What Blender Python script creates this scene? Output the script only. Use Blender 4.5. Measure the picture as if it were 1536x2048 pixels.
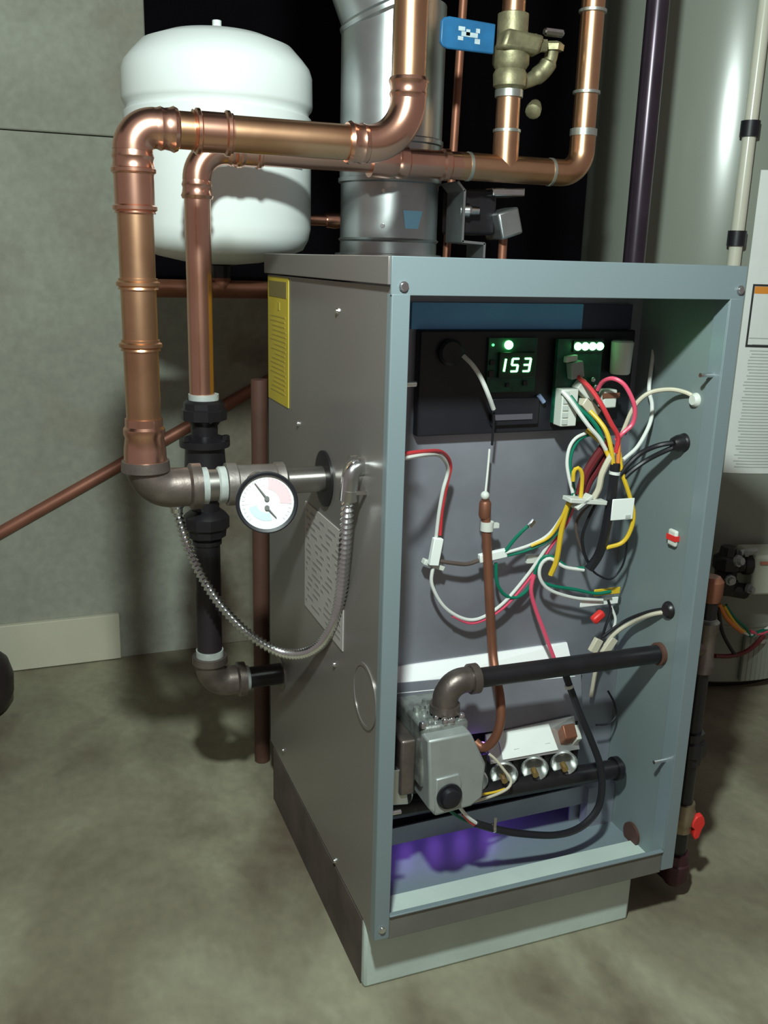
import bpy, math, random
from mathutils import Vector, Matrix
random.seed(7)
for o in list(bpy.data.objects): bpy.data.objects.remove(o)
scene = bpy.context.scene
COL = scene.collection
V = Vector
PI = math.pi

# ------------------------------------------------------------------ camera
FPX = 1857.0                      # focal length in pixels of a 1536 x 2048 frame
CAM = V((-0.3468, -0.8843, 0.7964))
YAW, PITCH, ROLL = 0.37118, -0.26564, 0.02778
FW = V((math.sin(YAW)*math.cos(PITCH), math.cos(YAW)*math.cos(PITCH), math.sin(PITCH)))
_r = V((math.cos(YAW), -math.sin(YAW), 0)); _u = _r.cross(FW)
RT = math.cos(ROLL)*_r + math.sin(ROLL)*_u
UP = -math.sin(ROLL)*_r + math.cos(ROLL)*_u
cd = bpy.data.cameras.new('camera'); cam = bpy.data.objects.new('camera', cd); COL.objects.link(cam)
cd.sensor_fit = 'HORIZONTAL'; cd.sensor_width = 36.0; cd.lens = 36.0*FPX/1536
cd.clip_start = 0.02; cd.clip_end = 50
cam.matrix_world = Matrix(((RT.x, UP.x, -FW.x, CAM.x), (RT.y, UP.y, -FW.y, CAM.y), (RT.z, UP.z, -FW.z, CAM.z), (0, 0, 0, 1)))
scene.camera = cam

def P(px, py, Y=None, X=None, Z=None):
    """point of the room seen at a photo pixel, on a known plane of the room"""
    d = FW + RT*((px-768)/FPX) - UP*((py-1024)/FPX)
    if X is not None: t = (X-CAM.x)/d.x
    elif Z is not None: t = (Z-CAM.z)/d.z
    else: t = (Y-CAM.y)/d.y
    return CAM + d*t

# ------------------------------------------------------------------ light
vs = scene.view_settings
scene.display_settings.display_device = 'sRGB'
vs.view_transform = 'Standard'; vs.look = 'None'; vs.gamma = 1.0; vs.use_curve_mapping = False
vs.exposure = 0.32
w = bpy.data.worlds.new('basement_air'); scene.world = w; w.use_nodes = True
w.node_tree.nodes['Background'].inputs[0].default_value = (0.86, 0.74, 0.71, 1)
w.node_tree.nodes['Background'].inputs[1].default_value = 0.175
def lamp(name, loc, energy, color, radius):
    l = bpy.data.lights.new(name, 'POINT'); l.energy = energy; l.color = color; l.shadow_soft_size = radius
    o = bpy.data.objects.new(name, l); o.location = loc; COL.objects.link(o); return o
lamp('work_light', (-0.29, -0.62, 1.32), 62, (0.86, 1.0, 0.95), 0.035)

# ------------------------------------------------------------------ materials
def nodes(name):
    m = bpy.data.materials.new(name); m.use_nodes = True
    nt = m.node_tree; b = nt.nodes['Principled BSDF']
    return m, nt, b
def mat(name, color, rough=0.5, metal=0.0, var=0.0, scale=20.0, color2=None, bump=0.0, bscale=80.0, spec=None, coat=0.0, rvar=0.0):
    m, nt, b = nodes(name)
    b.inputs['Base Color'].default_value = (*color, 1); b.inputs['Roughness'].default_value = rough
    b.inputs['Metallic'].default_value = metal
    if spec is not None: b.inputs['Specular IOR Level'].default_value = spec
    if coat: b.inputs['Coat Weight'].default_value = coat
    tc = nt.nodes.new('ShaderNodeTexCoord')
    n = nt.nodes.new('ShaderNodeTexNoise'); n.inputs['Scale'].default_value = scale; n.inputs['Detail'].default_value = 6
    nt.links.new(tc.outputs['Object'], n.inputs['Vector'])
    c2 = color2 if color2 else tuple(max(0, c*(1-var)) for c in color)
    r = nt.nodes.new('ShaderNodeValToRGB')
    r.color_ramp.elements[0].position = 0.35; r.color_ramp.elements[1].position = 0.65
    r.color_ramp.elements[0].color = (*c2, 1); r.color_ramp.elements[1].color = (*color, 1)
    nt.links.new(n.outputs['Fac'], r.inputs['Fac']); nt.links.new(r.outputs['Color'], b.inputs['Base Color'])
    if rvar:
        mr = nt.nodes.new('ShaderNodeMapRange'); mr.inputs['To Min'].default_value = rough-rvar; mr.inputs['To Max'].default_value = rough+rvar
        nt.links.new(n.outputs['Fac'], mr.inputs['Value']); nt.links.new(mr.outputs['Result'], b.inputs['Roughness'])
    if bump:
        n2 = nt.nodes.new('ShaderNodeTexNoise'); n2.inputs['Scale'].default_value = bscale; n2.inputs['Detail'].default_value = 5
        nt.links.new(tc.outputs['Object'], n2.inputs['Vector'])
        bp = nt.nodes.new('ShaderNodeBump'); bp.inputs['Strength'].default_value = bump; bp.inputs['Distance'].default_value = 0.004
        nt.links.new(n2.outputs['Fac'], bp.inputs['Height']); nt.links.new(bp.outputs['Normal'], b.inputs['Normal'])
    return m
def glow(name, color, strength, base=(0.1, 0.1, 0.1)):
    m, nt, b = nodes(name)
    b.inputs['Base Color'].default_value = (*base, 1); b.inputs['Emission Color'].default_value = (*color, 1)
    b.inputs['Emission Strength'].default_value = strength
    return m
def concrete(name, ca, cb, cc, s1, s2, rough=0.85, stretch=(1, 1, 1), bump=0.25):
    m, nt, b = nodes(name); b.inputs['Roughness'].default_value = rough
    tc = nt.nodes.new('ShaderNodeTexCoord'); mp = nt.nodes.new('ShaderNodeMapping'); mp.inputs['Scale'].default_value = stretch
    nt.links.new(tc.outputs['Object'], mp.inputs['Vector'])
    def noise(s, d, dist=0.0):
        n = nt.nodes.new('ShaderNodeTexNoise'); n.inputs['Scale'].default_value = s; n.inputs['Detail'].default_value = d
        n.inputs['Distortion'].default_value = dist; nt.links.new(mp.outputs['Vector'], n.inputs['Vector']); return n
    n1 = noise(s1, 5, 0.6); n2 = noise(s2, 6, 0.3); n3 = noise(60, 8)
    r1 = nt.nodes.new('ShaderNodeValToRGB'); r1.color_ramp.elements[0].position = 0.38; r1.color_ramp.elements[1].position = 0.62
    r1.color_ramp.elements[0].color = (*cb, 1); r1.color_ramp.elements[1].color = (*ca, 1)
    nt.links.new(n1.outputs['Fac'], r1.inputs['Fac'])
    r2 = nt.nodes.new('ShaderNodeValToRGB'); r2.color_ramp.elements[0].position = 0.52; r2.color_ramp.elements[1].position = 0.72
    r2.color_ramp.elements[0].color = (0, 0, 0, 1); r2.color_ramp.elements[1].color = (1, 1, 1, 1)
    nt.links.new(n2.outputs['Fac'], r2.inputs['Fac'])
    mx = nt.nodes.new('ShaderNodeMix'); mx.data_type = 'RGBA'
    nt.links.new(r2.outputs['Color'], mx.inputs['Factor']); nt.links.new(r1.outputs['Color'], mx.inputs['A']); mx.inputs['B'].default_value = (*cc, 1)
    mx2 = nt.nodes.new('ShaderNodeMix'); mx2.data_type = 'RGBA'; mx2.blend_type = 'MULTIPLY'; mx2.inputs['Factor'].default_value = 0.35
    nt.links.new(mx.outputs['Result'], mx2.inputs['A']); nt.links.new(n3.outputs['Fac'], mx2.inputs['B'])
    nt.links.new(mx2.outputs['Result'], b.inputs['Base Color'])
    bp = nt.nodes.new('ShaderNodeBump'); bp.inputs['Strength'].default_value = bump; bp.inputs['Distance'].default_value = 0.003
    nt.links.new(n3.outputs['Fac'], bp.inputs['Height']); nt.links.new(bp.outputs['Normal'], b.inputs['Normal'])
    return m
M = {}
M['wall'] = concrete('poured_concrete', (0.43, 0.45, 0.375), (0.36, 0.37, 0.305), (0.32, 0.305, 0.24), 2.2, 4.0)
M['floor'] = concrete('stained_concrete', (0.41, 0.39, 0.27), (0.235, 0.205, 0.14), (0.155, 0.118, 0.08), 3.6, 4.4, rough=0.7, stretch=(1.0, 0.7, 1))
M['dark'] = mat('unlit_black', (0.012, 0.008, 0.016), 0.9, var=0.4, scale=3)  # near-black colour stands in for the unlit crawlspace
M['baseboard'] = mat('cream_board', (0.66, 0.64, 0.50), 0.6, var=0.06, scale=8)
M['jacket'] = mat('grey_enamel', (0.195, 0.245, 0.265), 0.32, 0.0, var=0.04, scale=3, spec=0.6)
M['side'] = mat('grey_enamel_shaded', (0.275, 0.25, 0.24), 0.29, 0.42, var=0.06, scale=3, spec=0.5)  # same enamel as jacket, with the side's brown shade put into its colour
M['inner'] = mat('galvanised_sheet', (0.36, 0.37, 0.43), 0.40, 0.5, var=0.30, scale=7, rvar=0.06)
M['liner'] = mat('teal_grey_liner', (0.23, 0.285, 0.285), 0.45, 0.2, var=0.08, scale=5)
M['pan'] = mat('bright_sheet', (0.60, 0.62, 0.60), 0.28, 0.75, var=0.15, scale=9)
M['shield'] = mat('glare_white_shield', (0.93, 0.93, 0.93), 0.45, 0.0, var=0.05, scale=9)  # sheet metal; lamp glare put into a white colour
M['base'] = mat('pale_base_enamel', (0.56, 0.66, 0.60), 0.7, var=0.12, scale=10, bump=0.1)
M['copper'] = mat('copper', (0.88, 0.50, 0.38), 0.25, 1.0, color2=(0.78, 0.42, 0.29), scale=9, rvar=0.05)
M['copper_old'] = mat('aged_copper', (0.78, 0.47, 0.28), 0.32, 1.0, color2=(0.64, 0.36, 0.21), scale=12, rvar=0.06)
M['copper_dull'] = mat('dull_copper', (0.34, 0.14, 0.085), 0.5, 0.6, var=0.25, scale=16)
M['solder'] = mat('solder', (0.62, 0.66, 0.60), 0.38, 0.9, var=0.2, scale=60)
M['iron'] = mat('malleable_iron', (0.24, 0.195, 0.175), 0.4, 0.75, var=0.4, scale=30, bump=0.15)
M['steel'] = mat('steel_nipple', (0.34, 0.32, 0.30), 0.33, 0.9, var=0.2, scale=25)
M['black'] = mat('black_iron', (0.014, 0.012, 0.015), 0.36, 0.0, var=0.35, scale=30)
M['blackp'] = mat('black_plastic', (0.012, 0.012, 0.017), 0.45, var=0.2, scale=15)
M['teflon'] = mat('thread_tape', (0.46, 0.49, 0.47), 0.55, var=0.25, scale=60)
M['chrome'] = mat('zinc_plate', (0.78, 0.80, 0.80), 0.2, 1.0, var=0.12, scale=40)
M['galv'] = mat('galvanised_vent', (0.52, 0.55, 0.55), 0.32, 0.9, var=0.28, scale=9, rvar=0.07)
M['tankw'] = mat('white_tank_enamel', (0.80, 0.85, 0.83), 0.35, var=0.02, scale=5)
M['heater'] = mat('heater_enamel', (0.285, 0.31, 0.26), 0.24, var=0.04, scale=3, spec=0.6)
M['paper'] = mat('white_paper', (0.88, 0.92, 0.88), 0.7, var=0.03, scale=30)
M['paper_aged'] = mat('aged_paper', (0.47, 0.44, 0.42), 0.6, var=0.08, scale=20)
M['print'] = mat('grey_print', (0.16, 0.16, 0.16), 0.7)
M['print_soft'] = mat('soft_print', (0.50, 0.54, 0.50), 0.7)
M['print_black'] = mat('black_print', (0.03, 0.03, 0.03), 0.7)
M['orange'] = mat('orange_print', (0.85, 0.30, 0.03), 0.6)
M['yellow'] = mat('yellow_label', (0.60, 0.47, 0.035), 0.5, var=0.15, scale=14)
M['yellowd'] = mat('dark_print_on_yellow', (0.20, 0.16, 0.05), 0.5)
M['strip_blue'] = mat('strip_blue', (0.17, 0.52, 1.0), 0.3, 0.0, var=0.15, scale=10)  # blue of unidentified origin, given as the strip's own colour
M['blue'] = mat('blue_vinyl', (0.02, 0.15, 0.34), 0.42, var=0.2, scale=40)
M['white_ink'] = mat('white_ink', (0.55, 0.66, 0.70), 0.6, var=0.2, scale=120)
M['bronze'] = mat('cast_bronze', (0.40, 0.37, 0.22), 0.5, 0.7, var=0.4, scale=50, bump=0.2)
M['pcb'] = mat('green_board', (0.005, 0.10, 0.055), 0.4, var=0.5, scale=80)
M['offwhite'] = mat('offwhite_plastic', (0.66, 0.68, 0.62), 0.5, var=0.05, scale=30)
M['cast'] = mat('cast_aluminium', (0.42, 0.45, 0.44), 0.45, 0.5, var=0.1, scale=40)
M['castd'] = mat('rough_cast_aluminium', (0.42, 0.45, 0.42), 0.38, 0.7, var=0.45, scale=70, bump=0.3)
M['glowg'] = glow('green_led', (0.22, 1.0, 0.34), 4.6)
M['glowdim'] = glow('small_green_led', (0.08, 1.0, 0.2), 3.0)
M['flame'] = glow('gas_flame', (0.34, 0.15, 1.0), 3.0)
M['red'] = mat('red_plastic', (0.80, 0.035, 0.03), 0.4, var=0.1)
M['dial'] = mat('dial_white', (0.84, 0.88, 0.88), 0.35, coat=0.6)
M['pink_ink'] = mat('pink_ink', (0.86, 0.60, 0.64), 0.4, coat=0.6)
M['blue_ink'] = mat('pale_blue_ink', (0.62, 0.76, 0.82), 0.4, coat=0.6)
M['rubber'] = mat('dark_rubber', (0.030, 0.020, 0.022), 0.5, var=0.3, scale=8)
M['wood'] = mat('red_brown_pipe', (0.105, 0.046, 0.032), 0.6, var=0.3, scale=12)
for k, c in dict(w_red=(0.62, 0.04, 0.05), w_pink=(0.80, 0.09, 0.17), w_white=(0.74, 0.75, 0.71), w_green=(0.0, 0.17, 0.10), w_yellow=(0.75, 0.50, 0.03),
                 w_black=(0.012, 0.012, 0.016), w_maroon=(0.13, 0.012, 0.016), w_cream=(0.62, 0.57, 0.44), w_brown=(0.10, 0.075, 0.065), w_orange=(0.80, 0.25, 0.05)).items():
    M[k] = mat(k[2:]+'_insulation', c, 0.4, var=0.06, scale=60)

# ------------------------------------------------------------------ mesh helpers
ORG = {}
def frame(d):
    d = d.normalized(); a = V((0, 0, 1)) if abs(d.z) < 0.9 else V((1, 0, 0))
    u = d.cross(a).normalized(); return u, d.cross(u).normalized()
def fillet(pts, R, n=8):
    pts = [V(p) for p in pts]; out = [pts[0]]
    for a, b, c in zip(pts, pts[1:], pts[2:]):
        d1 = (a-b).normalized(); d2 = (c-b).normalized(); ang = d1.angle(d2)
        t = R/math.tan(ang/2); p0 = b+d1*t; p1 = b+d2*t
        cen = b+(d1+d2).normalized()*(R/math.sin(ang/2)); v0 = p0-cen; v1 = p1-cen
        for i in range(n+1):
            out.append(cen+v0.normalized().slerp(v1.normalized(), i/n).normalized()*R)
    out.append(pts[-1]); return out
def arc(a, b, c, R, n=12):
    return fillet([a, b, c], R, n)[1:-1]
def spline(pts, n=8):
    pts = [V(p) for p in pts]; q = [pts[0]*2-pts[1]]+pts+[pts[-1]*2-pts[-2]]; out = []
    for i in range(1, len(q)-2):
        p0, p1, p2, p3 = q[i-1:i+3]
        for k in range(n):
            t = k/n
            out.append(0.5*((2*p1)+(p2-p0)*t+(2*p0-5*p1+4*p2-p3)*t*t+(3*p1-p0-3*p2+p3)*t**3))
    out.append(pts[-1]); return out
def resample(pts, step):
    L = [0]
    for a, b in zip(pts, pts[1:]): L.append(L[-1]+(b-a).length)
    n = max(2, int(L[-1]/step)); out = []; j = 0
    for i in range(n+1):
        s = L[-1]*i/n
        while j < len(L)-2 and L[j+1] < s: j += 1
        t = (s-L[j])/max(1e-9, L[j+1]-L[j]); out.append(pts[j].lerp(pts[j+1], min(1, t)))
    return out

class MB:
    def __init__(s): s.v = []; s.f = []
    def quadbox(s, c):           # eight corners: bottom loop then top loop
        i = len(s.v); s.v += [V(p) for p in c]
        for q in ((3, 2, 1, 0), (4, 5, 6, 7), (0, 1, 5, 4), (1, 2, 6, 5), (2, 3, 7, 6), (3, 0, 4, 7)): s.f.append([i+k for k in q])
        return s
    def box(s, x0, x1, y0, y1, z0, z1):
        return s.quadbox([(x0, y0, z0), (x1, y0, z0), (x1, y1, z0), (x0, y1, z0), (x0, y0, z1), (x1, y0, z1), (x1, y1, z1), (x0, y1, z1)])
    def obox(s, c, ux, uy, uz):  # oriented box, half axes
        c, ux, uy, uz = V(c), V(ux), V(uy), V(uz)
        return s.quadbox([c-ux-uy-uz, c+ux-uy-uz, c+ux+uy-uz, c-ux+uy-uz, c-ux-uy+uz, c+ux-uy+uz, c+ux+uy+uz, c-ux+uy+uz])
    def tube(s, pts, r, seg=14, caps=True, closed=False):
        pts = [V(p) for p in pts]; n = len(pts)
        rs = r if isinstance(r, (list, tuple)) else [r]*n
        d0 = (pts[1]-pts[0]); u, _ = frame(d0); base = len(s.v)
        for i, p in enumerate(pts):
            if i == 0: d = pts[1]-pts[0]
            elif i == n-1: d = pts[-1]-pts[-2]
            else: d = (pts[i+1]-pts[i-1])
            if d.length < 1e-9: d = d0
            d.normalize(); u = (u-d*u.dot(d))
            if u.length < 1e-6: u, _ = frame(d)
            u.normalize(); w_ = d.cross(u)
            for k in range(seg):
                a = 2*PI*k/seg; s.v.append(p+(u*math.cos(a)+w_*math.sin(a))*rs[i])
        for i in range(n-1):
            for k in range(seg):
                a = base+i*seg+k; b = base+i*seg+(k+1) % seg
                s.f.append([a, b, b+seg, a+seg])
        if caps:
            s.f.append([base+k for k in range(seg)][::-1]); s.f.append([base+(n-1)*seg+k for k in range(seg)])
        return s
    def cyl(s, a, b, r, seg=20, r2=None): return s.tube([V(a), V(b)], [r, r if r2 is None else r2], seg)
    def lathe(s, o, d, prof, seg=32):
        o = V(o); d = V(d).normalized(); u, w_ = frame(d); base = len(s.v); n = len(prof)
        for t, r in prof:
            for k in range(seg):
                a = 2*PI*k/seg; s.v.append(o+d*t+(u*math.cos(a)+w_*math.sin(a))*max(r, 1e-5))
        for i in range(n-1):
            for k in range(seg):
                a = base+i*seg+k; b = base+i*seg+(k+1) % seg
                s.f.append([a, a+seg, b+seg, b])
        s.f.append([base+k for k in range(seg)]); s.f.append([base+(n-1)*seg+k for k in range(seg)][::-1])
        return s
    def hexa(s, o, d, t, r): return s.lathe(o, d, [(0, r), (t, r)], 6)
    def prism(s, poly, n):       # planar polygon (points) extruded by vector n
        i = len(s.v); k = len(poly); s.v += [V(p) for p in poly]+[V(p)+V(n) for p in poly]
        s.f.append(list(range(i, i+k))[::-1]); s.f.append(list(range(i+k, i+2*k)))
        for a in range(k):
            b = (a+1) % k; s.f.append([i+a, i+b, i+k+b, i+k+a])
        return s
    def ball(s, c, r, seg=14, sz=1.0):
        return s.lathe(V(c)-V((0, 0, r*sz)), (0, 0, 1), [(r*sz*(1-math.cos(PI*i/8)), r*math.sin(PI*i/8)) for i in range(9)], seg)
    def build(s, name, material, parent=None, bevel=0.0, angle=35, **tags):
        me = bpy.data.meshes.new(name)
        if parent is None:
            xs = [v.x for v in s.v]; ys = [v.y for v in s.v]; zs = [v.z for v in s.v]
            org = V(((min(xs)+max(xs))/2, (min(ys)+max(ys))/2, min(zs)))
        else: org = ORG[parent.name]
        me.from_pydata([tuple(v-org) for v in s.v], [], s.f); me.validate(); me.update()
        import bmesh
        bm = bmesh.new(); bm.from_mesh(me); bmesh.ops.recalc_face_normals(bm, faces=bm.faces); bm.to_mesh(me); bm.free()
        me.materials.append(M[material] if isinstance(material, str) else material)
        me.shade_smooth(); me.set_sharp_from_angle(angle=math.radians(angle))
        o = bpy.data.objects.new(name, me); COL.objects.link(o)
        if parent is None: o.location = org
        else: o.parent = parent
        ORG[o.name] = org
        if bevel:
            b = o.modifiers.new('edge', 'BEVEL'); b.width = bevel; b.segments = 2; b.limit_method = 'ANGLE'; b.angle_limit = math.radians(40)
        for k, v in tags.items(): o[k] = v
        return o
def thing(name, loc, label, category, group=None):
    o = bpy.data.objects.new(name, None); COL.objects.link(o); o.location = V(loc); o.empty_display_size = 0.03
    o['label'] = label; o['category'] = category
    if group: o['group'] = group
    ORG[o.name] = V(loc); return o
def tag(o, label, category, group=None):
    o['label'] = label; o['category'] = category
    if group: o['group'] = group
    return o
def struct(o, label=None):
    o['kind'] = 'structure'
    if label: o['label'] = label
    return o

# ================================================================== setting
FZ = -0.101
struct(MB().box(-2.6, 3.0, -2.6, 1.6, FZ-0.1, FZ).build('floor', 'floor'), 'stained grey-brown concrete basement floor')
WY = 1.165; EX = -0.084; seam = 1.016
HT = 0.735
LOW = P(412, 1310, Y=WY).x
wl = struct(MB().box(-2.6, EX, WY, WY+0.22, FZ, seam).build('wall_left', 'wall'), 'bare poured concrete wall left of the boiler')
MB().box(EX, LOW, WY, WY+0.2, FZ, HT).build('lower_pour', 'wall', wl)
MB().box(-2.6, EX+0.002, WY-0.004, WY+0.22, seam+0.002, 2.4).build('upper_pour', 'wall', wl, bevel=0.003)
M['wall_brown'] = concrete('brown_stained_concrete', (0.32, 0.30, 0.23), (0.26, 0.235, 0.175), (0.19, 0.145, 0.10), 5.0, 7.0)
struct(MB().box(LOW, 3.0, WY+0.004, WY+0.2, FZ, HT).build('wall_back', 'wall_brown', bevel=0.002), 'low brown-stained concrete foundation wall behind the boiler')
struct(MB().box(EX, 3.0, WY+0.2, 3.6, 0.62, 0.70).build('floor_crawlspace', 'dark'), 'crawlspace floor, painted near-black as unlit')
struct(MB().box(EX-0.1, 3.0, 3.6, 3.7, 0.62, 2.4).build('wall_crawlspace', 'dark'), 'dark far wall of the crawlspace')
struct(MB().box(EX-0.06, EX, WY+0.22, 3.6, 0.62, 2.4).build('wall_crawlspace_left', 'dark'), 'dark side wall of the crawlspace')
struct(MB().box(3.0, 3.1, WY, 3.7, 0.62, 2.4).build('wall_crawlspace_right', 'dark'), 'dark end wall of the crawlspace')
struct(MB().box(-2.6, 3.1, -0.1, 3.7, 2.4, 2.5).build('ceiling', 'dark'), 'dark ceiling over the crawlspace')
bb0 = P(243, 1318, Y=WY-0.012)
struct(MB().box(-2.6, bb0.x, WY-0.014, WY, FZ+0.002, P(243, 1228, Y=WY-0.014).z).build('baseboard_left', 'baseboard', bevel=0.002), 'cream board along the foot of the concrete wall')

# ================================================================== boiler cabinet
W, D, H = 0.436, 0.513, 0.80
boiler = thing('boiler', (W/2, D/2, FZ), 'grey sheet-metal boiler cabinet with its front cover removed', 'boiler')
def bp(mb, name, m, bevel=0.0, label=None, parent=None, **k):
    o = mb.build(name, m, parent or boiler, bevel, **k)
    if label: o['label'] = label
    return o
T = 0.0012
side = bp(MB().box(0, 0.002, 0.003, D, 0, H-0.030), 'side_panel', 'side', label='glossy grey left side panel')
bp(MB().box(W-0.003, W, 0.003, D, 0, H-0.03), 'side_panel', 'jacket', label='right side panel')
bp(MB().box(0, W, D-0.003, D, 0, H-0.03), 'back_panel', 'jacket')
bp(MB().box(0.003, W-0.003, 0.165, 0.167, 0.24, H-0.03), 'vestibule_panel', 'inner', label='galvanised sheet at the back of the open front')
bp(MB().box(0.001, W-0.001, 0.004, D-0.001, H-0.004, H), 'top_panel', 'jacket')
bp(MB().box(-0.0045, 0.0, 0.002, D+0.002, H-0.028, H), 'top_lip', 'side', bevel=0.0008, label='folded lip of the lid')
bp(MB().box(W, W+0.002, 0.002, D+0.002, H-0.030, H), 'top_lip', 'jacket')
# front frame
bp(MB().box(-0.002, W+0.002, -0.0012, 0.002, 0.762, H).box(0.019, W-0.019, 0.002, 0.022, 0.762, 0.7635), 'top_rail', 'jacket', bevel=0.0006, label='front top rail')
bp(MB().box(-0.001, 0.0185, -0.002, 0.0, 0.0, 0.763).box(-0.001, 0.0, 0.0, 0.012, 0.0, 0.763).box(0.0172, 0.0185, 0.0, 0.018, 0.0, 0.763), 'front_flange', 'jacket', bevel=0.0005, label='left front flange')
bp(MB().box(W-0.018, W+0.001, -0.002, 0.0, 0.0, 0.763).box(W-0.018, W-0.0167, 0.0, 0.024, 0.0, 0.763), 'front_flange', 'jacket', bevel=0.0005, label='right front flange')
bp(MB().box(0.0185, W-0.018, 0.0, 0.002, -0.004, 0.029), 'bottom_rail', mat('dull_rail_enamel', (0.19, 0.185, 0.165), 0.4, 0.2, var=0.2, scale=12), bevel=0.0008, label='folded bottom rail of the front')
bp(MB().box(0.0185, W-0.018, -0.0030, 0.004, 0.0285, 0.0308), 'rail_highlight_lip', 'jacket', bevel=0.0006)  # lip in lighter enamel, putting the rail's edge highlight into its colour
# inner right liner, and floor pan
bp(MB().box(W-0.0165, W-0.0145, 0.024, 0.165, 0.0, 0.762), 'inner_liner', 'liner')
bp(MB().box(0.0165, 0.0175, 0.024, 0.165, 0.0, 0.762), 'inner_liner', 'inner')
bp(MB().box(0.018, W-0.0165, 0.004, 0.066, 0.000, 0.003), 'front_pan', 'base')
bp(MB().box(0.018, W-0.0165, 0.066, 0.42, -0.006, -0.002), 'burner_tray', 'pan', label='shiny tray under the burners')
# the sheet strip under the burners, and the sloped heat shield above
bp(MB().quadbox([(0.018, 0.128, 0.030), (W-0.06, 0.128, 0.034), (W-0.06, 0.131, 0.034), (0.018, 0.131, 0.030), (0.018, 0.128, 0.055), (W-0.06, 0.128, 0.064), (W-0.06, 0.131, 0.064), (0.018, 0.131, 0.055)]), 'burner_skirt', 'inner')
bp(MB().box(W-0.062, W-0.017, 0.118, 0.135, 0.0, 0.064), 'burner_skirt', 'inner')
bp(MB().quadbox([(0.019, 0.135, 0.255), (0.345, 0.135, 0.238), (0.345, 0.138, 0.238), (0.019, 0.138, 0.255), (0.019, 0.162, 0.276), (0.345, 0.162, 0.278), (0.345, 0.165, 0.278), (0.019, 0.165, 0.276)]), 'heat_shield', 'shield', label='sloped metal heat shield, lamp glare in its white')
bp(MB().quadbox([(0.018, 0.122, 0.19), (0.355, 0.122, 0.175), (0.355, 0.124, 0.175), (0.018, 0.124, 0.19), (0.018, 0.138, 0.268), (0.355, 0.138, 0.25), (0.355, 0.14, 0.25), (0.018, 0.14, 0.268)]), 'burner_cover', 'inner', label='dull sheet above the burners')
# base
bx0, bx1, by0 = 0.001, 0.400, 0.034
bp(MB().box(bx0, bx1, by0, D-0.02, FZ, -0.002), 'base', 'base', bevel=0.004, label='pale green-grey base plinth')
for x_ in (bx0-0.0012, bx1): bp(MB().box(x_, x_+0.0012, by0+0.010, D-0.022, FZ, -0.004), 'base_side', mat('dark_brown_sheet', (0.115, 0.085, 0.075), 0.7, var=0.45, scale=14))  # base sides coloured darker brown than the base front
bp(MB().box(0.004, W-0.004, 0.003, D-0.003, -0.004, 0.0), 'bottom_panel', 'jacket')
bp(MB().box(0.115, 0.30, D, 0.640, 0.52, H), 'draft_hood', 'galv', bevel=0.003)
# screws
def screw(p, d, r=0.0048, m='chrome', parent=boiler):
    o = MB().lathe(p, d, [(0, r*1.25), (0.001, r*1.25), (0.001, r), (0.003, r*0.85)], 10); o.build('screw', m, parent)
for a, b in ((676, 622), (598, 847), (671, 1328), (568, 1500), (671, 1738)):
    q = P(a, b, X=0.0); screw((0.0, q.y, max(q.z, 0.008)), (-1, 0, 0), 0.0035)
for a, b in ((806, 573), (1484, 580), (763, 1857)):
    q = P(a, b, Y=0.0); screw((min(q.x, W-0.006), -0.002, max(q.z, 0.010)), (0, -1, 0), 0.0042)
for a, b in ((1425, 750), (1330, 1520)):
    q = P(a, b, X=W-0.018)
    MB().cyl((W-0.018, q.y, q.z), (W-0.036, q.y, q.z), 0.0028, 10).build('screw', 'chrome', boiler)
for a, b in ((820, 768), (790, 1625)):
    q = P(a, b, Y=0.012); MB().cyl((0.0185, 0.012, q.z), (0.034, 0.012, q.z), 0.0028, 10).build('screw', 'chrome', boiler)
# side labels
def side_patch(y0, y1, z0, z1, t=0.0012): return MB().box(-t, 0.0, y0, y1, z0, z1)
yl = bp(side_patch(0.392, 0.506, 0.588, 0.768), 'warning_label', 'yellow', label='yellow warning label with dark heading')
MB().box(-0.0018, -0.0012, 0.400, 0.498, 0.740, 0.762).build('label_heading', 'yellowd', yl)
mb = MB().box(-0.0018, -0.0012, 0.437, 0.447, 0.722, 0.733)
for i in range(17):
    z = 0.712-i*0.0068; a = 0.402+0.010*random.random(); mb.box(-0.0016, -0.0012, a, 0.494-0.03*random.random(), z, z+0.0022)
mb.build('label_text', mat('faint_print_on_yellow', (0.47, 0.37, 0.04), 0.5), yl)
pl = bp(side_patch(0.134, 0.303, 0.322, 0.474), 'rating_label', 'paper_aged', label='pale printed data label on the side')
mb = MB()
for i in range(15):
    z = 0.462-i*0.0092; y = 0.142
    while y < 0.29:
        l = 0.012+0.03*random.random(); mb.box(-0.0016, -0.0012, y, min(0.296, y+l), z, z+0.003); y += l+0.006+0.02*random.random()
mb.build('label_text', mat('faint_print', (0.29, 0.27, 0.26), 0.6), pl)
bp(MB().lathe((0.0, 0.052, 0.300), (-1, 0, 0), [(0, 0.040), (0.0015, 0.040), (0.0015, 0.036), (0.0008, 0.036)], 36), 'knockout', 'side', label='round pressed knockout')
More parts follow.
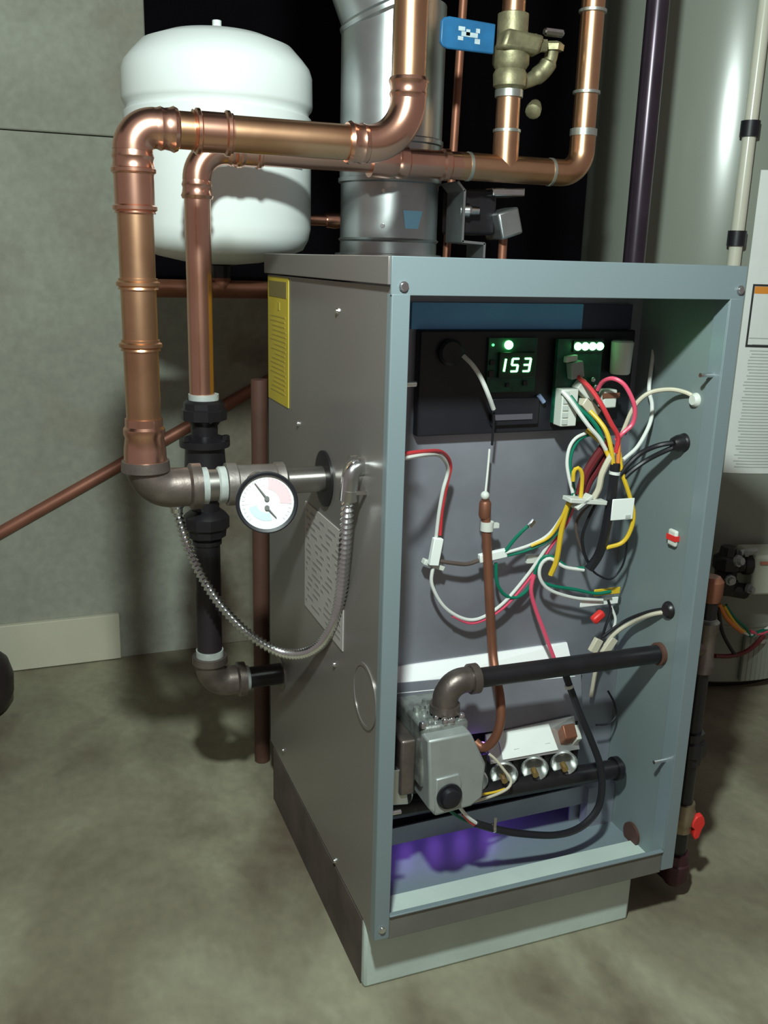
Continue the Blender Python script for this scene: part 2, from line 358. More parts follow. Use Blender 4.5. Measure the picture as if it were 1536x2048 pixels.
# pipe escutcheons and grommets
bp(MB().lathe((0.0, 0.217, 0.525), (-1, 0, 0), [(0, 0.036), (0.003, 0.036), (0.004, 0.030)], 32), 'escutcheon', 'black', label='dark ring where the header enters')
bp(MB().lathe((0.0, 0.436, 0.157), (-1, 0, 0), [(0, 0.026), (0.002, 0.026), (0.0025, 0.020)], 28), 'escutcheon', 'steel')
LX = W-0.0165
for a, b, r in ((1368, 885, 0.008), (1392, 800, 0.006), (1338, 1220, 0.008)):
    q = P(a, b, X=LX); bp(MB().lathe((LX, q.y, q.z), (-1, 0, 0), [(0, r*1.5), (0.003, r*1.4), (0.006, r), (0.006, r*0.7)], 18), 'grommet', 'offwhite' if b == 800 else 'black')
q = P(1355, 885, X=LX-0.01)
bp(MB().lathe((LX, P(1368, 885, X=LX).y, P(1368, 885, X=LX).z), (-1, 0.1, -0.1), [(0, 0.011), (0.010, 0.0105), (0.016, 0.008)], 14), 'strain_relief', 'black')
q = P(1268, 1672, X=LX)
bp(MB().lathe((LX, 0.068, 0.012), (-1, 0, 0), [(0, 0.017), (0.004, 0.017), (0.004, 0.012)], 20), 'plug', 'wood', label='brown round plug low on the right wall')
q = P(1350, 1075, X=LX)
s0 = bp(MB().obox((LX-0.003, q.y, q.z), (0.003, 0, 0), (0, 0.0085, 0), (0, 0, 0.011)), 'rollout_switch', 'offwhite', bevel=0.0028, label='white oval tag with a red band')
MB().obox((LX-0.0035, q.y, q.z+0.0005), (0.0034, 0, 0), (0, 0.009, 0), (0, 0, 0.0035)).build('red_band', 'red', s0)

# ================================================================== control panel inside the boiler
CY = 0.150
ctl = thing('control_panel', (0.25, 0.157, 0.588), 'black control panel carrying green circuit boards inside the boiler', 'control panel')
MB().box(0.096, 0.402, CY, 0.1645, 0.587, 0.716).build('back_plate', 'blackp', ctl, bevel=0.002)
MB().box(0.088, 0.325, 0.159, 0.1648, 0.7165, 0.748).build('blue_strip', 'strip_blue', ctl)['label'] = 'bright blue strip along the top'
MB().box(0.325, 0.40, 0.159, 0.1648, 0.7165, 0.748).build('dark_strip', mat('strip_dark_blue', (0.05, 0.05, 0.10), 0.4), ctl)  # darker right end of the blue strip
MB().lathe((0.135, CY, 0.690), (0, -1, 0), [(0, 0.016), (0.006, 0.016), (0.009, 0.013)], 24).build('bushing', 'blackp', ctl)
MB().box(0.195, 0.262, CY-0.006, CY, 0.598, 0.632).build('cover_plate', 'blackp', ctl, bevel=0.001)
MB().box(0.199, 0.252, CY-0.0075, CY-0.006, 0.605, 0.612).build('data_strip', mat('faint_silver', (0.10, 0.09, 0.11), 0.4), ctl)
b1 = MB().box(0.186, 0.254, CY-0.004, CY-0.0005, 0.640, 0.707).build('circuit_board', 'pcb', ctl)
b1['label'] = 'green board with the lit temperature display'
MB().box(0.199, 0.249, CY-0.010, CY-0.004, 0.658, 0.690).build('display_window', mat('dark_display', (0.004, 0.03, 0.012), 0.25), b1, bevel=0.001)
def digit(ch, x, z, w_, h, sh, parent):
    segs = {'1': 'bc', '5': 'afgcd', '3': 'abgcd'}[ch]; t = 0.0013
    co = {'a': ((0, h), (w_, h)), 'b': ((w_, h), (w_, h/2)), 'c': ((w_, h/2), (w_, 0)), 'd': ((0, 0), (w_, 0)), 'e': ((0, 0), (0, h/2)), 'f': ((0, h/2), (0, h)), 'g': ((0, h/2), (w_, h/2))}
    mb = MB()
    for s_ in segs:
        (xa, za), (xb, zb) = co[s_]; xa += sh*za/h; xb += sh*zb/h
        mb.tube([(x+xa, CY-0.0106, z+za), (x+xb, CY-0.0106, z+zb)], t, 6)
    mb.build('display_digit', 'glowg', parent)
digit('1', 0.2015, 0.6665, 0.004, 0.0155, 0.002, b1)
digit('5', 0.2150, 0.6665, 0.0085, 0.0155, 0.002, b1)
digit('3', 0.2320, 0.6665, 0.0085, 0.0155, 0.002, b1)
MB().ball((0.2125, CY-0.006, 0.6985), 0.0056, 12).build('indicator_light', 'glowg', b1)
MB().ball((0.1915, CY-0.005, 0.6985), 0.0016, 10).build('indicator_light', 'glowdim', b1)
for x, z, s_ in ((0.192, 0.676, 0.004), (0.192, 0.662, 0.005), (0.24, 0.65, 0.004), (0.215, 0.648, 0.003)):
    MB().box(x-s_, x+s_/2, CY-0.007, CY-0.004, z-s_/2, z+s_).build('component', 'blackp', b1)
b2 = MB().box(0.279, 0.345, CY-0.012, CY-0.006, 0.600, 0.706).build('circuit_board', 'pcb', ctl)
b2['label'] = 'green wiring board with four green lights and white connectors'
MB().box(0.30, 0.344, CY-0.015, CY-0.012, 0.690, 0.704).build('light_bar', 'blackp', b2)
for i in range(4): MB().ball((0.3055+i*0.0108, CY-0.016, 0.697), 0.0052, 12).build('indicator_light', 'glowg', b2)
MB().box(0.280, 0.303, CY-0.030, CY-0.012, 0.598, 0.645).build('connector_block', 'offwhite', b2, bevel=0.0012)
for i in range(5): MB().box(0.2815, 0.289, CY-0.0315, CY-0.030, 0.601+i*0.0088, 0.607+i*0.0088).build('connector_pin_slot', 'print_soft', b2)
MB().obox((0.303, CY-0.018, 0.668), (0.009, 0, 0.002), (0, 0.006, 0), (-0.002, 0, 0.010)).build('relay', mat('grey_relay', (0.30, 0.34, 0.33), 0.5), b2, bevel=0.001)
MB().obox((0.296, CY-0.016, 0.682), (0.008, 0, 0.001), (0, 0.004, 0), (0, 0, 0.004)).build('component', 'offwhite', b2, bevel=0.001)
MB().obox((0.318, CY-0.020, 0.642), (0.011, 0, -0.010), (0, 0.008, 0), (0.005, 0, 0.006)).build('plug_connector', 'offwhite', b2, bevel=0.0015)
MB().obox((0.326, CY-0.020, 0.620), (0.011, 0, -0.010), (0, 0.008, 0), (0.004, 0, 0.006)).build('plug_connector', 'w_cream', b2, bevel=0.0015)
for x, z in ((0.331, 0.655), (0.336, 0.646)): MB().ball((x, CY-0.017, z), 0.0035, 10).build('solder_lug', 'chrome', b2)
MB().lathe((0.373, CY-0.014, 0.661), (0, 0, 1), [(0, 0.0115), (0.002, 0.013), (0.041, 0.0145), (0.043, 0.0125)], 20).build('capacitor', 'offwhite', ctl)['label'] = 'white upright cylinder capacitor'
MB().obox((0.357, CY-0.012, 0.630), (0.010, 0, 0), (0, 0.01, 0), (0, 0, 0.012)).build('transformer', 'offwhite', ctl, bevel=0.002)
MB().box(0.345, 0.370, CY-0.023, CY-0.021, 0.6315, 0.638).build('winding', 'copper_dull', ctl)
MB().cyl((0.260, CY-0.006, 0.635), (0.268, CY-0.006, 0.626), 0.003, 10).build('standoff', mat('pale_blue_plastic', (0.25, 0.32, 0.50), 0.4), ctl)

# ================================================================== burners and gas valve
GV = thing('gas_valve', (0.11, 0.05, 0.14), 'cast grey gas valve with a black round knob', 'gas valve')
MB().box(0.066, 0.128, 0.030, 0.118, 0.176, 0.258).build('cast_body', 'castd', GV, bevel=0.004)
mb = MB()
for i in range(16):
    x = 0.072+0.05*random.random(); y = 0.036+0.055*random.random(); mb.lathe((x, y, 0.258), (0, 0, 1), [(0, 0.005), (0.002+0.004*random.random(), 0.004)], 10)
mb.build('top_bosses', 'castd', GV)
for x, y in ((0.068, 0.034), (0.097, 0.034), (0.106, 0.034), (0.122, 0.040), (0.090, 0.045)):
    MB().lathe((x, y, 0.257), (0, 0, 1), [(0, 0.0048), (0.005, 0.0045), (0.007, 0.003)], 10).build('screw', 'chrome', GV)
vb = MB()
pr_ = [(0.066, 0.250), (0.122, 0.252), (0.145, 0.205), (0.1435, 0.160), (0.128, 0.150), (0.080, 0.146), (0.071, 0.158), (0.070, 0.195)]
vb.prism([(x, 0.012, z) for x, z in pr_], (0, 0.05, 0)).build('front_housing', 'cast', GV, bevel=0.003)
MB().prism([(0.078, 0.0095, 0.198), (0.108, 0.0095, 0.200), (0.112, 0.0095, 0.188), (0.112, 0.0095, 0.152), (0.078, 0.0095, 0.150)], (0, 0.004, 0)).build('knob_plate', 'cast', GV, bevel=0.0015)
MB().lathe((0.0955, 0.0098, 0.173), (0, -1, 0), [(0, 0.0165), (0.003, 0.0165), (0.003, 0.0125), (0.010, 0.0115), (0.011, 0.009)], 28).build('knob', 'blackp', GV)['label'] = 'black round control knob'
MB().box(0.046, 0.066, 0.045, 0.11, 0.160, 0.235).build('outlet_block', 'iron', GV, bevel=0.003)
MB().obox((0.043, 0.07, 0.17), (0.014, 0, -0.002), (0, 0.02, 0), (-0.004, 0, 0.025)).build('bracket', 'pan', GV, bevel=0.002)

BA = thing('burner_assembly', (0.22, 0.12, 0.095), 'row of gas burners on a black manifold below the heat shield', 'burner')
MB().tube([(0.03, 0.094, 0.112), (0.402, 0.094, 0.106)], 0.0135, 16).build('manifold_bar', 'black', BA)
MB().lathe((0.395, 0.094, 0.1062), (1, 0, 0), [(0, 0.017), (0.008, 0.017), (0.014, 0.010)], 14).build('manifold_cap', 'black', BA)
for i, x in enumerate((0.062, 0.17, 0.215, 0.262, 0.308)):
    MB().lathe((x, 0.088, 0.133), (0.45, 1, 0.05), [(0.026, 0.004), (0.014, 0.010), (0.004, 0.0145), (0.0, 0.0175), (0.002, 0.019), (0.010, 0.0165), (0.022, 0.0125), (0.040, 0.0125)], 20).build('burner_throat', 'pan', BA)
    MB().lathe((x-0.004, 0.078, 0.131), (0.2, 1, 0.15), [(0, 0.0045), (0.012, 0.0045), (0.014, 0.002)], 8).build('orifice', mat('brass', (0.6, 0.42, 0.18), 0.35, 0.9), BA) if i else None
for x in (0.19, 0.2385, 0.287, 0.333): MB().box(x-0.004, x+0.004, 0.100, 0.105, 0.112, 0.162).build('divider', 'black', BA)
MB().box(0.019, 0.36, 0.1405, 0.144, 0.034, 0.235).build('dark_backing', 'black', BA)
MB().box(0.36, 0.419, 0.141, 0.144, -0.001, 0.24).build('side_backing', 'inner', BA)
MB().quadbox([(0.197, 0.094, 0.150), (0.335, 0.094, 0.148), (0.335, 0.110, 0.148), (0.197, 0.110, 0.150), (0.20, 0.119, 0.180), (0.338, 0.119, 0.186), (0.338, 0.121, 0.186), (0.20, 0.121, 0.180)]).build('manifold_bracket', 'pan', BA)
MB().quadbox([(0.215, 0.0935, 0.1535), (0.300, 0.0935, 0.1535), (0.300, 0.095, 0.1535), (0.215, 0.095, 0.1535), (0.217, 0.116, 0.180), (0.296, 0.116, 0.182), (0.296, 0.1175, 0.182), (0.217, 0.1175, 0.180)]).build('white_label', 'paper', BA)['label'] = 'blank-looking white label glaring in the light'
MB().obox((0.317, 0.100, 0.171), (0.010, 0, 0), (0, 0.006, 0.008), (0, -0.006, 0.008)).build('igniter_block', 'copper_dull', BA, bevel=0.002)
MB().obox((0.329, 0.099, 0.168), (0.004, 0, 0), (0, 0.006, 0.008), (0, -0.006, 0.008)).build('igniter_insulator', 'offwhite', BA, bevel=0.001)
for i, x in enumerate((0.13, 0.175, 0.22, 0.265, 0.31)):
    MB().lathe((x-0.05, 0.20, 0.035), (0, 0, 1), [(0, 0.010), (0.02, 0.013), (0.045, 0.007), (0.06, 0.001)], 10).build('flame', 'flame', BA)
MB().tube(spline([(0.182, 0.112, 0.168), (0.188, 0.108, 0.174), (0.197, 0.108, 0.170)], 6), 0.0035, 8).build('pilot_flame', 'flame', BA)

gp = thing('gas_feed_pipe', (0.26, 0.055, 0.27), 'black horizontal gas pipe with elbow dropping into the gas valve', 'gas pipe')
GY, GZ = 0.055, 0.300
MB().tube([(0.128, GY, GZ), (LX+0.001, 0.052, 0.298)], 0.0125, 20).build('pipe', 'black', gp)
MB().lathe((LX+0.0005, 0.052, 0.298), (-1, 0, 0), [(0, 0.0155), (0.006, 0.0155), (0.007, 0.0125)], 20).build('wall_collar', 'wood', gp)
e = MB().tube(fillet([(0.145, GY, GZ), (0.106, GY, GZ), (0.106, GY, 0.262)], 0.024, 10), 0.0160, 20)
e.lathe((0.138, GY, GZ), (1, 0, 0), [(0, 0.016), (0, 0.019), (0.010, 0.019), (0.010, 0.012)], 20)
e.lathe((0.106, GY, 0.272), (0, 0, -1), [(0, 0.016), (0, 0.019), (0.010, 0.019), (0.010, 0.012)], 20)
e.build('elbow', 'iron', gp)

# ================================================================== wires
WG = 'loose wires in the open boiler front'
def wire(name, col, pts, r, label, Y=0.115, cat='wire', group=WG):
    q = [P(a[0], a[1], Y=(a[2] if len(a) > 2 else Y)) for a in pts]
    o = MB().tube(resample(spline(q, 8), 0.004), r, 8).build(name, col)
    return tag(o, label, cat, group)
R1 = 0.0024
wire('wire', 'w_red', [(806, 908, .03), (850, 903, .06), (885, 905, .10), (901, 930, .125), (893, 970, .13), (884, 1020, .135), (880, 1070, .14)], R1, 'red wire entering at the left flange and dropping to a white connector')
wire('wire', 'w_white', [(806, 917, .028), (850, 910, .058), (880, 912, .098), (896, 938, .123), (886, 980, .128), (878, 1025, .133), (872, 1075, .138)], R1, 'white wire paired with the red wire from the left flange')
wire('wire', 'w_white', [(867, 1128, .14), (864, 1170, .14), (893, 1218, .14), (945, 1240, .14), (1000, 1212, .14), (1055, 1150, .14), (1095, 1092, .13), (1128, 1040, .12), (1142, 1000, .11)], R1, 'white wire sagging in a long curve below the white connector')
wire('wire', 'w_pink', [(905, 1232, .141), (948, 1246, .141), (1006, 1216, .141), (1060, 1155, .141), (1100, 1096, .131), (1134, 1045, .121), (1150, 1004, .112)], R1*0.9, 'pink-red wire following the sagging white wire behind the copper tube')
wire('wire', 'w_brown', [(878, 1122, .14), (905, 1126, .138), (935, 1128, .138), (964, 1118, .138)], R1*1.2, 'short brown wire between the two white connectors')
wire('wire', 'w_green', [(1008, 1106, .135), (1028, 1080, .13), (1045, 1062, .125), (1064, 1045, .12)], R1, 'short green wire ending in a ring terminal')
wire('wire', 'w_green', [(1010, 1112, .136), (1050, 1102, .132), (1090, 1085, .125), (1118, 1062, .12), (1140, 1020, .113), (1146, 985, .11)], R1*.9, 'green wire rising from the small white connector to the bundle')
wire('wire', 'w_white', [(1010, 1106, .134), (1060, 1090, .13), (1096, 1070, .122), (1122, 1036, .116), (1137, 1005, .11)], R1*.9, 'white wire rising from the small white connector to the bundle')
wire('wire', 'w_green', [(992, 1126, .14), (994, 1165, .14), (1010, 1190, .14), (1035, 1194, .14), (1060, 1172, .14), (1076, 1128, .135), (1092, 1112, .13), (1112, 1118, .125), (1138, 1136, .12), (1168, 1136, .115)], R1, 'green wire looping under the small white connector')
wire('wire', 'w_white', [(1168, 1140, .114), (1130, 1134, .12), (1100, 1117, .125), (1082, 1130, .13), (1080, 1156, .13), (1100, 1180, .13), (1150, 1196, .13), (1205, 1200, .13)], R1, 'white wire curling back to the yellow tag')
wire('wire', 'w_green', [(1084, 1165, .132), (1110, 1173, .13), (1150, 1179, .128), (1190, 1187, .125), (1222, 1183, .122)], R1, 'green wire running straight to the yellow tag')
wire('wire', 'w_pink', [(1068, 1148, .138), (1062, 1180, .138), (1070, 1215, .138), (1086, 1258, .135), (1108, 1316, .13)], R1*1.2, 'pink striped wire dropping behind the black gas pipe')
wire('wire', 'w_yellow', [(1138, 1004, .105), (1130, 1030, .11), (1122, 1065, .115), (1113, 1120, .12), (1101, 1150, .125)], R1*1.5, 'thick yellow wire hanging straight below the cable tie')
wire('wire', 'w_yellow', [(1134, 1010, .106), (1120, 1042, .112), (1098, 1074, .12), (1062, 1092, .128)], R1*.9, 'thin yellow wire leaving the bundle towards the copper tube')
wire('wire', 'w_red', [(1153, 751, .13), (1180, 776, .11), (1202, 808, .095), (1222, 846, .09), (1236, 874, .09), (1232, 905, .092)], R1*1.3, 'bright red wire sweeping down from the wiring board')
wire('wire', 'w_pink', [(1195, 780, .125), (1206, 763, .115), (1226, 757, .10), (1248, 769, .09), (1264, 797, .085), (1270, 822, .085), (1265, 848, .088), (1246, 866, .09), (1232, 880, .095)], R1*1.15, 'pink wire standing up in a round loop')
wire('wire', 'w_yellow', [(1180, 822, .115), (1197, 840, .105), (1213, 864, .095), (1222, 897, .09), (1227, 932, .09)], R1*1.25, 'yellow wire running down the front of the bundle')
wire('wire', 'w_yellow', [(1173, 860, .12), (1190, 874, .11), (1206, 890, .10), (1218, 915, .095)], R1*1.2, 'short yellow wire slanting into the bundle')
wire('wire', 'w_white', [(1124, 782, .12), (1140, 800, .112), (1160, 828, .105), (1180, 855, .10), (1198, 876, .098), (1212, 900, .097)], R1*1.15, 'white wire slanting out of the white connector block')
wire('wire', 'w_green', [(1140, 792, .122), (1160, 818, .112), (1178, 834, .107), (1196, 858, .102), (1206, 884, .10)], R1*1.2, 'green wire beside the slanting white wire')
wire('wire', 'w_white', [(1172, 866, .12), (1152, 876, .12), (1139, 895, .118), (1134, 925, .116), (1138, 955, .113), (1147, 992, .11)], R1*.95, 'white wire bowed out left of the bundle')
wire('wire', 'w_green', [(1180, 868, .122), (1160, 878, .122), (1146, 898, .12), (1140, 926, .118), (1143, 955, .115), (1151, 992, .112)], R1*.95, 'green wire bowed beside the white one left of the bundle')
wire('wire', 'w_maroon', [(1215, 880, .105), (1204, 898, .108), (1187, 922, .11), (1170, 952, .11), (1158, 990, .108)], R1*2.4, 'thick maroon wires slanting down to the cable tie')
wire('wire', 'w_maroon', [(1222, 888, .108), (1212, 910, .112), (1194, 940, .115), (1178, 965, .112), (1166, 996, .108)], R1*2.0, 'second maroon wire behind the cream cable')
wire('wire', 'w_yellow', [(1146, 962, .10), (1148, 942, .098), (1157, 936, .096), (1164, 948, .096), (1164, 970, .098), (1161, 998, .10)], R1*1.1, 'small yellow wire loop above the cable tie')
wire('wire', 'w_cream', [(1226, 905, .092), (1214, 926, .092), (1203, 950, .094), (1197, 978, .096), (1184, 1000, .10)], R1*1.7, 'cream cable curving down the middle of the bundle')
wire('wire', 'w_orange', [(1236, 872, .092), (1237, 900, .091), (1236, 928, .091)], R1*1.2, 'short orange wire above the black sleeve')
bc = wire('sleeved_cable', 'w_black', [(1231, 926, .09), (1228, 950, .09), (1224, 985, .092), (1217, 1030, .096), (1207, 1080, .10), (1196, 1112, .105), (1178, 1138, .11)], 0.0062, 'fat black sleeved cable hanging down the bundle', cat='cable')
a = P(1229, 946, Y=.09); MB().lathe(a+V((0.0005, 0, 0.002)), (-0.1, 0, -1), [(0, 0.0072), (0.004, 0.0072)], 14).build('cable_tie', 'w_white', bc)
wire('wire', 'w_yellow', [(1238, 905, .093), (1244, 945, .09), (1257, 985, .088), (1267, 1025, .088), (1262, 1058, .09), (1245, 1085, .094), (1212, 1096, .10)], R1*1.2, 'yellow wire looping out to the right behind the white tag')
wire('wire', 'w_black', [(1254, 1075, .10), (1252, 1105, .105), (1243, 1135, .11), (1222, 1158, .112), (1196, 1150, .112), (1178, 1134, .113)], R1*.6, 'thin black wire looping low under the white tag')
wire('wire', 'w_black', [(1196, 1000, .108), (1180, 1030, .112), (1165, 1070, .116), (1168, 1105, .116), (1180, 1132, .114)], R1*.9, 'black wire curling inside the bundle below the cable tie')
wire('wire', 'w_brown', [(1186, 1004, .11), (1164, 1024, .116), (1152, 1050, .12), (1158, 1085, .12), (1172, 1115, .118)], R1*.9, 'dark brown wire curling inside the bundle below the cable tie')
wire('cable', 'w_black', [(1240, 950, .09), (1258, 928, .085), (1284, 905, .078), (1320, 890, .062), (1360, 884, .052)], R1*1.4, 'upper black cable arching to the right wall', cat='cable')
wire('cable', 'w_black', [(1248, 956, .09), (1268, 938, .085), (1296, 919, .078), (1330, 902, .062), (1362, 889, .050)], R1*1.4, 'lower black cable arching to the right wall', cat='cable')
wire('cable', 'w_cream', [(1234, 890, .10), (1248, 858, .098), (1262, 825, .092), (1278, 801, .085), (1303, 784, .077), (1342, 779, .068), (1374, 786, .052), (1391, 797, .044)], R1*1.15, 'cream cable arching to the upper right wall', cat='cable')
wire('cable', 'w_white', [(1310, 680, .14), (1304, 725, .13), (1298, 778, .12), (1304, 810, .115), (1300, 846, .11), (1276, 892, .10), (1246, 920, .094)], R1*1.1, 'long white cable hanging from the upper right corner', cat='cable')
wire('wire', 'w_white', [(927, 712, .125), (945, 730, .115), (962, 756, .112), (976, 788, .112), (987, 818, .12)], R1*1.2, 'white probe wire arching over the black panel')
wire('wire', 'w_black', [(988, 826, .125), (987, 850, .13), (984, 890, .135)], R1*.7, 'thin dark continuation of the probe wire')
wire('wire', 'w_white', [(979, 898, .14), (976, 935, .138), (971, 985, .134)], R1*.6, 'thin pale probe wire entering the copper tube')
# connectors, tags and ties
def clip(name, m, a, b, Y, h, th, label, cat='connector', roll=0.0, bevel=0.001):
    p0, p1 = P(*a, Y=Y), P(*b, Y=Y); d = (p1-p0)/2; n = V((0, 1, 0)); s_ = d.cross(n).normalized()*h
    o = MB().obox((p0+p1)/2, d, n*th, s_).build(name, m, None, bevel); return tag(o, label, cat)
clip('wire_connector', 'paper', (876, 1076), (866, 1130), .1365, 0.0065, 0.004, 'white upright connector on the red and white pair')
clip('wire_clip', 'offwhite', (846, 1122), (886, 1136), .146, 0.0035, 0.005, 'white mounting clip stuck to the sheet below the upright connector', 'clip')
clip('wire_connector', 'paper', (958, 1117), (1012, 1105), .1365, 0.0055, 0.004, 'white connector crossing behind the copper tube')
clip('terminal', 'chrome', (1058, 1054), (1070, 1040), .119, 0.0035, 0.002, 'metal ring terminal on the short green wire', 'terminal')
clip('cable_tie', 'offwhite', (1133, 998), (1206, 1003), .098, 0.0030, 0.010, 'white cable tie binding the wire bundle', 'cable tie')
clip('cable_tie', 'offwhite', (1148, 1016), (1180, 990), .096, 0.0024, 0.008, 'loose white cable-tie tail across the bundle', 'cable tie')
t_ = clip('wire_tag', 'paper', (1223, 1020), (1267, 1017), .0845, 0.0142, 0.0008, 'square white tag hanging on the yellow loop', 'tag')
p_ = P(1256, 1033, Y=.0832); MB().box(p_.x-0.004, p_.x+0.004, p_.y-0.0004, p_.y, p_.z-0.002, p_.z+0.002).build('tag_print', 'print_soft', t_)
clip('wire_tag', 'w_yellow', (1188, 1186), (1240, 1180), .1305, 0.005, 0.001, 'small yellow tag at the end of the green wires', 'tag')
clip('wire_tag', 'paper', (1160, 1208), (1236, 1200), .134, 0.005, 0.001, 'small white tag under the yellow tag', 'tag')
clip('wire_nut', 'red', (1206, 1224), (1185, 1243), .12, 0.0055, 0.0055, 'bright red wire nut near the right side', 'wire nut', bevel=0.003)
clip('wire_clip', 'offwhite', (1052, 1118), (1094, 1116), .145, 0.006, 0.003, 'pale adhesive clip below the wire bundle', 'clip')
wire('wire', 'w_black', [(1336, 1217, .048), (1300, 1223, .068), (1260, 1237, .10), (1232, 1254, .11), (1206, 1274, .115)], R1, 'black wire running from the lower grommet to the wire ends')
wire('wire', 'w_cream', [(1336, 1223, .046), (1300, 1230, .066), (1262, 1246, .098), (1236, 1262, .108), (1215, 1285, .113), (1194, 1330, .12), (1182, 1392, .13)], R1*1.2, 'cream wire running from the lower grommet and down behind the gas pipe')
wire('wire', 'w_black', [(1216, 1200, .125), (1222, 1222, .12), (1212, 1250, .116), (1203, 1278, .116)], R1*.8, 'short black wire beside the red wire nut')
wire('wire', 'w_white', [(1222, 1212, .122), (1231, 1240, .118), (1222, 1268, .116), (1210, 1292, .116)], R1*.8, 'short white wire beside the red wire nut')
clip('wire_end_sleeve', 'w_cream', (1198, 1278), (1184, 1304), .112, 0.006, 0.004, 'left cream sleeve above the gas pipe', 'sleeve')
clip('wire_end_sleeve', 'w_cream', (1228, 1276), (1206, 1308), .112, 0.006, 0.004, 'right cream sleeve above the gas pipe', 'sleeve')
hc = wire('cable', 'w_black', [(1130, 1346, .09), (1140, 1375, .085), (1160, 1428, .075), (1182, 1480, .07), (1200, 1530, .065), (1204, 1575, .06), (1194, 1620, .055), (1160, 1655, .05), (1110, 1670, .045), (1040, 1667, .04), (990, 1658, .035), (952, 1647, .03)], 0.0050, 'thick black cable sweeping round the right of the burners', cat='cable')
a = P(986, 1656, Y=.0345); MB().lathe(a-V((0.002, 0, 0)), (1, 0, 0), [(0, 0.006), (0.004, 0.006)], 12).obox(a+V((0, -0.004, 0.008)), (0.002, 0, 0), (0, 0.001, 0), (0, 0, 0.009)).build('cable_tie', 'chrome', hc)
a = P(1137, 1370, Y=.0855); MB().lathe(a, (0.3, -0.1, -1), [(0, 0.006), (0.004, 0.006)], 12).build('cable_tie', 'w_white', hc)
wire('wire', 'w_white', [(912, 1602, .02), (922, 1618, .024), (938, 1636, .028), (955, 1648, .031)], R1, 'white wire from the gas valve into the black cable')
wire('wire', 'w_red', [(926, 1628, .030), (938, 1642, .031), (954, 1652, .032)], R1*.9, 'red wire end entering the black cable')
wire('wire', 'w_green', [(890, 1612, .045), (906, 1626, .040), (928, 1640, .035), (952, 1650, .033)], R1*.9, 'green wire under the gas valve')
wire('wire', 'w_cream', [(858, 1596, .03), (868, 1608, .028), (900, 1613, .03), (945, 1604, .045), (990, 1590, .06), (1016, 1576, .068), (1022, 1560, .072), (1008, 1540, .078), (990, 1518, .082), (978, 1508, .085)], R1*.8, 'cream igniter wire looping round the gas valve')
wire('wire', 'w_yellow', [(930, 1597, .06), (960, 1590, .066), (990, 1584, .068), (1010, 1578, .07)], R1*.7, 'thin yellow wire lying along the burner manifold')
wire('wire', 'w_black', [(1216, 1382, .12), (1228, 1405, .118), (1232, 1430, .115), (1218, 1447, .112), (1192, 1450, .11)], R1*.6, 'thin black wire curl low by the right wall')
# copper capillary tube
ct = thing('copper_sensor_tube', P(968, 1500, Y=.085), 'copper tube hanging down the middle of the open boiler front', 'copper tube')
q = [P(970, 1000, Y=.132), P(972, 1050, Y=.132), P(978, 1180, Y=.13), P(984, 1290, Y=.125), P(990, 1340, Y=.11), P(1000, 1395, Y=.085), P(1001, 1440, Y=.078), P(990, 1476, Y=.080), P(968, 1496, Y=.09), P(950, 1484, Y=.10)]
MB().tube(resample(spline(q, 8), 0.006), 0.0062, 14).build('tube', 'copper_dull', ct)
a = P(970, 1015, Y=.132)
MB().lathe(a-V((0, 0, 0.014)), (0, 0, 1), [(0, 0.0062), (0.004, 0.0078), (0.020, 0.0078), (0.023, 0.006)], 16).build('end_cap', 'copper_dull', ct)
MB().ball(P(970, 991, Y=.132), 0.0058, 12).build('plug', 'offwhite', ct)
a = P(974, 1052, Y=.132)
MB().lathe(a-V((0, 0, 0.006)), (0, 0, 1), [(0, 0.0085), (0.012, 0.0085)], 16).obox(a+V((0.012, 0, 0)), (0.004, 0, 0), (0, 0.003, 0), (0, 0, 0.003)).build('clamp', 'offwhite', ct)

# ================================================================== copper supply run
def coupling(parent, o, d, r, L=0.05, m='copper', beads=2):
    o = V(o); d = V(d).normalized(); b = 0.0035; e_ = r+0.0018
    prof = [(-L/2, r), (-L/2, e_+0.001)]
    def bead(t): return [(t-b, e_), (t-b*.5, e_+0.0026), (t+b*.5, e_+0.0026), (t+b, e_)]
    ts = {1: [0], 2: [-L/2+b+0.002, L/2-b-0.002], 3: [-L/2+b+0.002, 0, L/2-b-0.002]}[beads]
    for t in ts: prof += bead(t)
    prof += [(L/2, e_), (L/2, r)]
    return MB().lathe(o, d, prof, 32).build('coupling', m, parent)
def elbow(parent, a, b, c, R, r, m='copper'):
    pts = arc(a, b, c, R, 14); mb = MB().tube(pts, r+0.0016, 28, caps=False)
    for p, d in ((pts[0], V(b)-V(a)), (pts[-1], V(b)-V(c))):
        d.normalize()
        mb.lathe(p-d*0.024, d, [(0, r), (0, r+.0025), (.004, r+.0042), (.008, r+.0025), (.014, r+.0016), (.018, r+.003), (.022, r+.0016), (.026, r+.0012)], 28)
    return mb.build('elbow', m, parent)
SX, SY, SZ, SR = -0.222, 0.217, 0.927, 0.0198
SVX = 0.098
sup = thing('copper_supply_pipe', (SX, SY, 0.56), 'thick copper supply pipe rising at left, crossing and turning up', 'copper pipe')
MB().tube([(SX, SY, 0.562), (SX, SY, SZ-0.052)], SR, 28).build('pipe', 'copper_old', sup)
MB().tube([(SX+0.05, SY, SZ), (SVX-0.055, SY, SZ)], SR, 28).build('pipe', 'copper_old', sup)
MB().tube([(SVX, SY, SZ+0.052), (SVX, SY, 2.39)], SR, 28).build('pipe', 'copper_old', sup)
elbow(sup, (SX, SY, 0.6), (SX, SY, SZ), (0, SY, SZ), 0.0245, SR)
elbow(sup, (0, SY, SZ), (SVX, SY, SZ), (SVX, SY, 1.3), 0.052, SR)
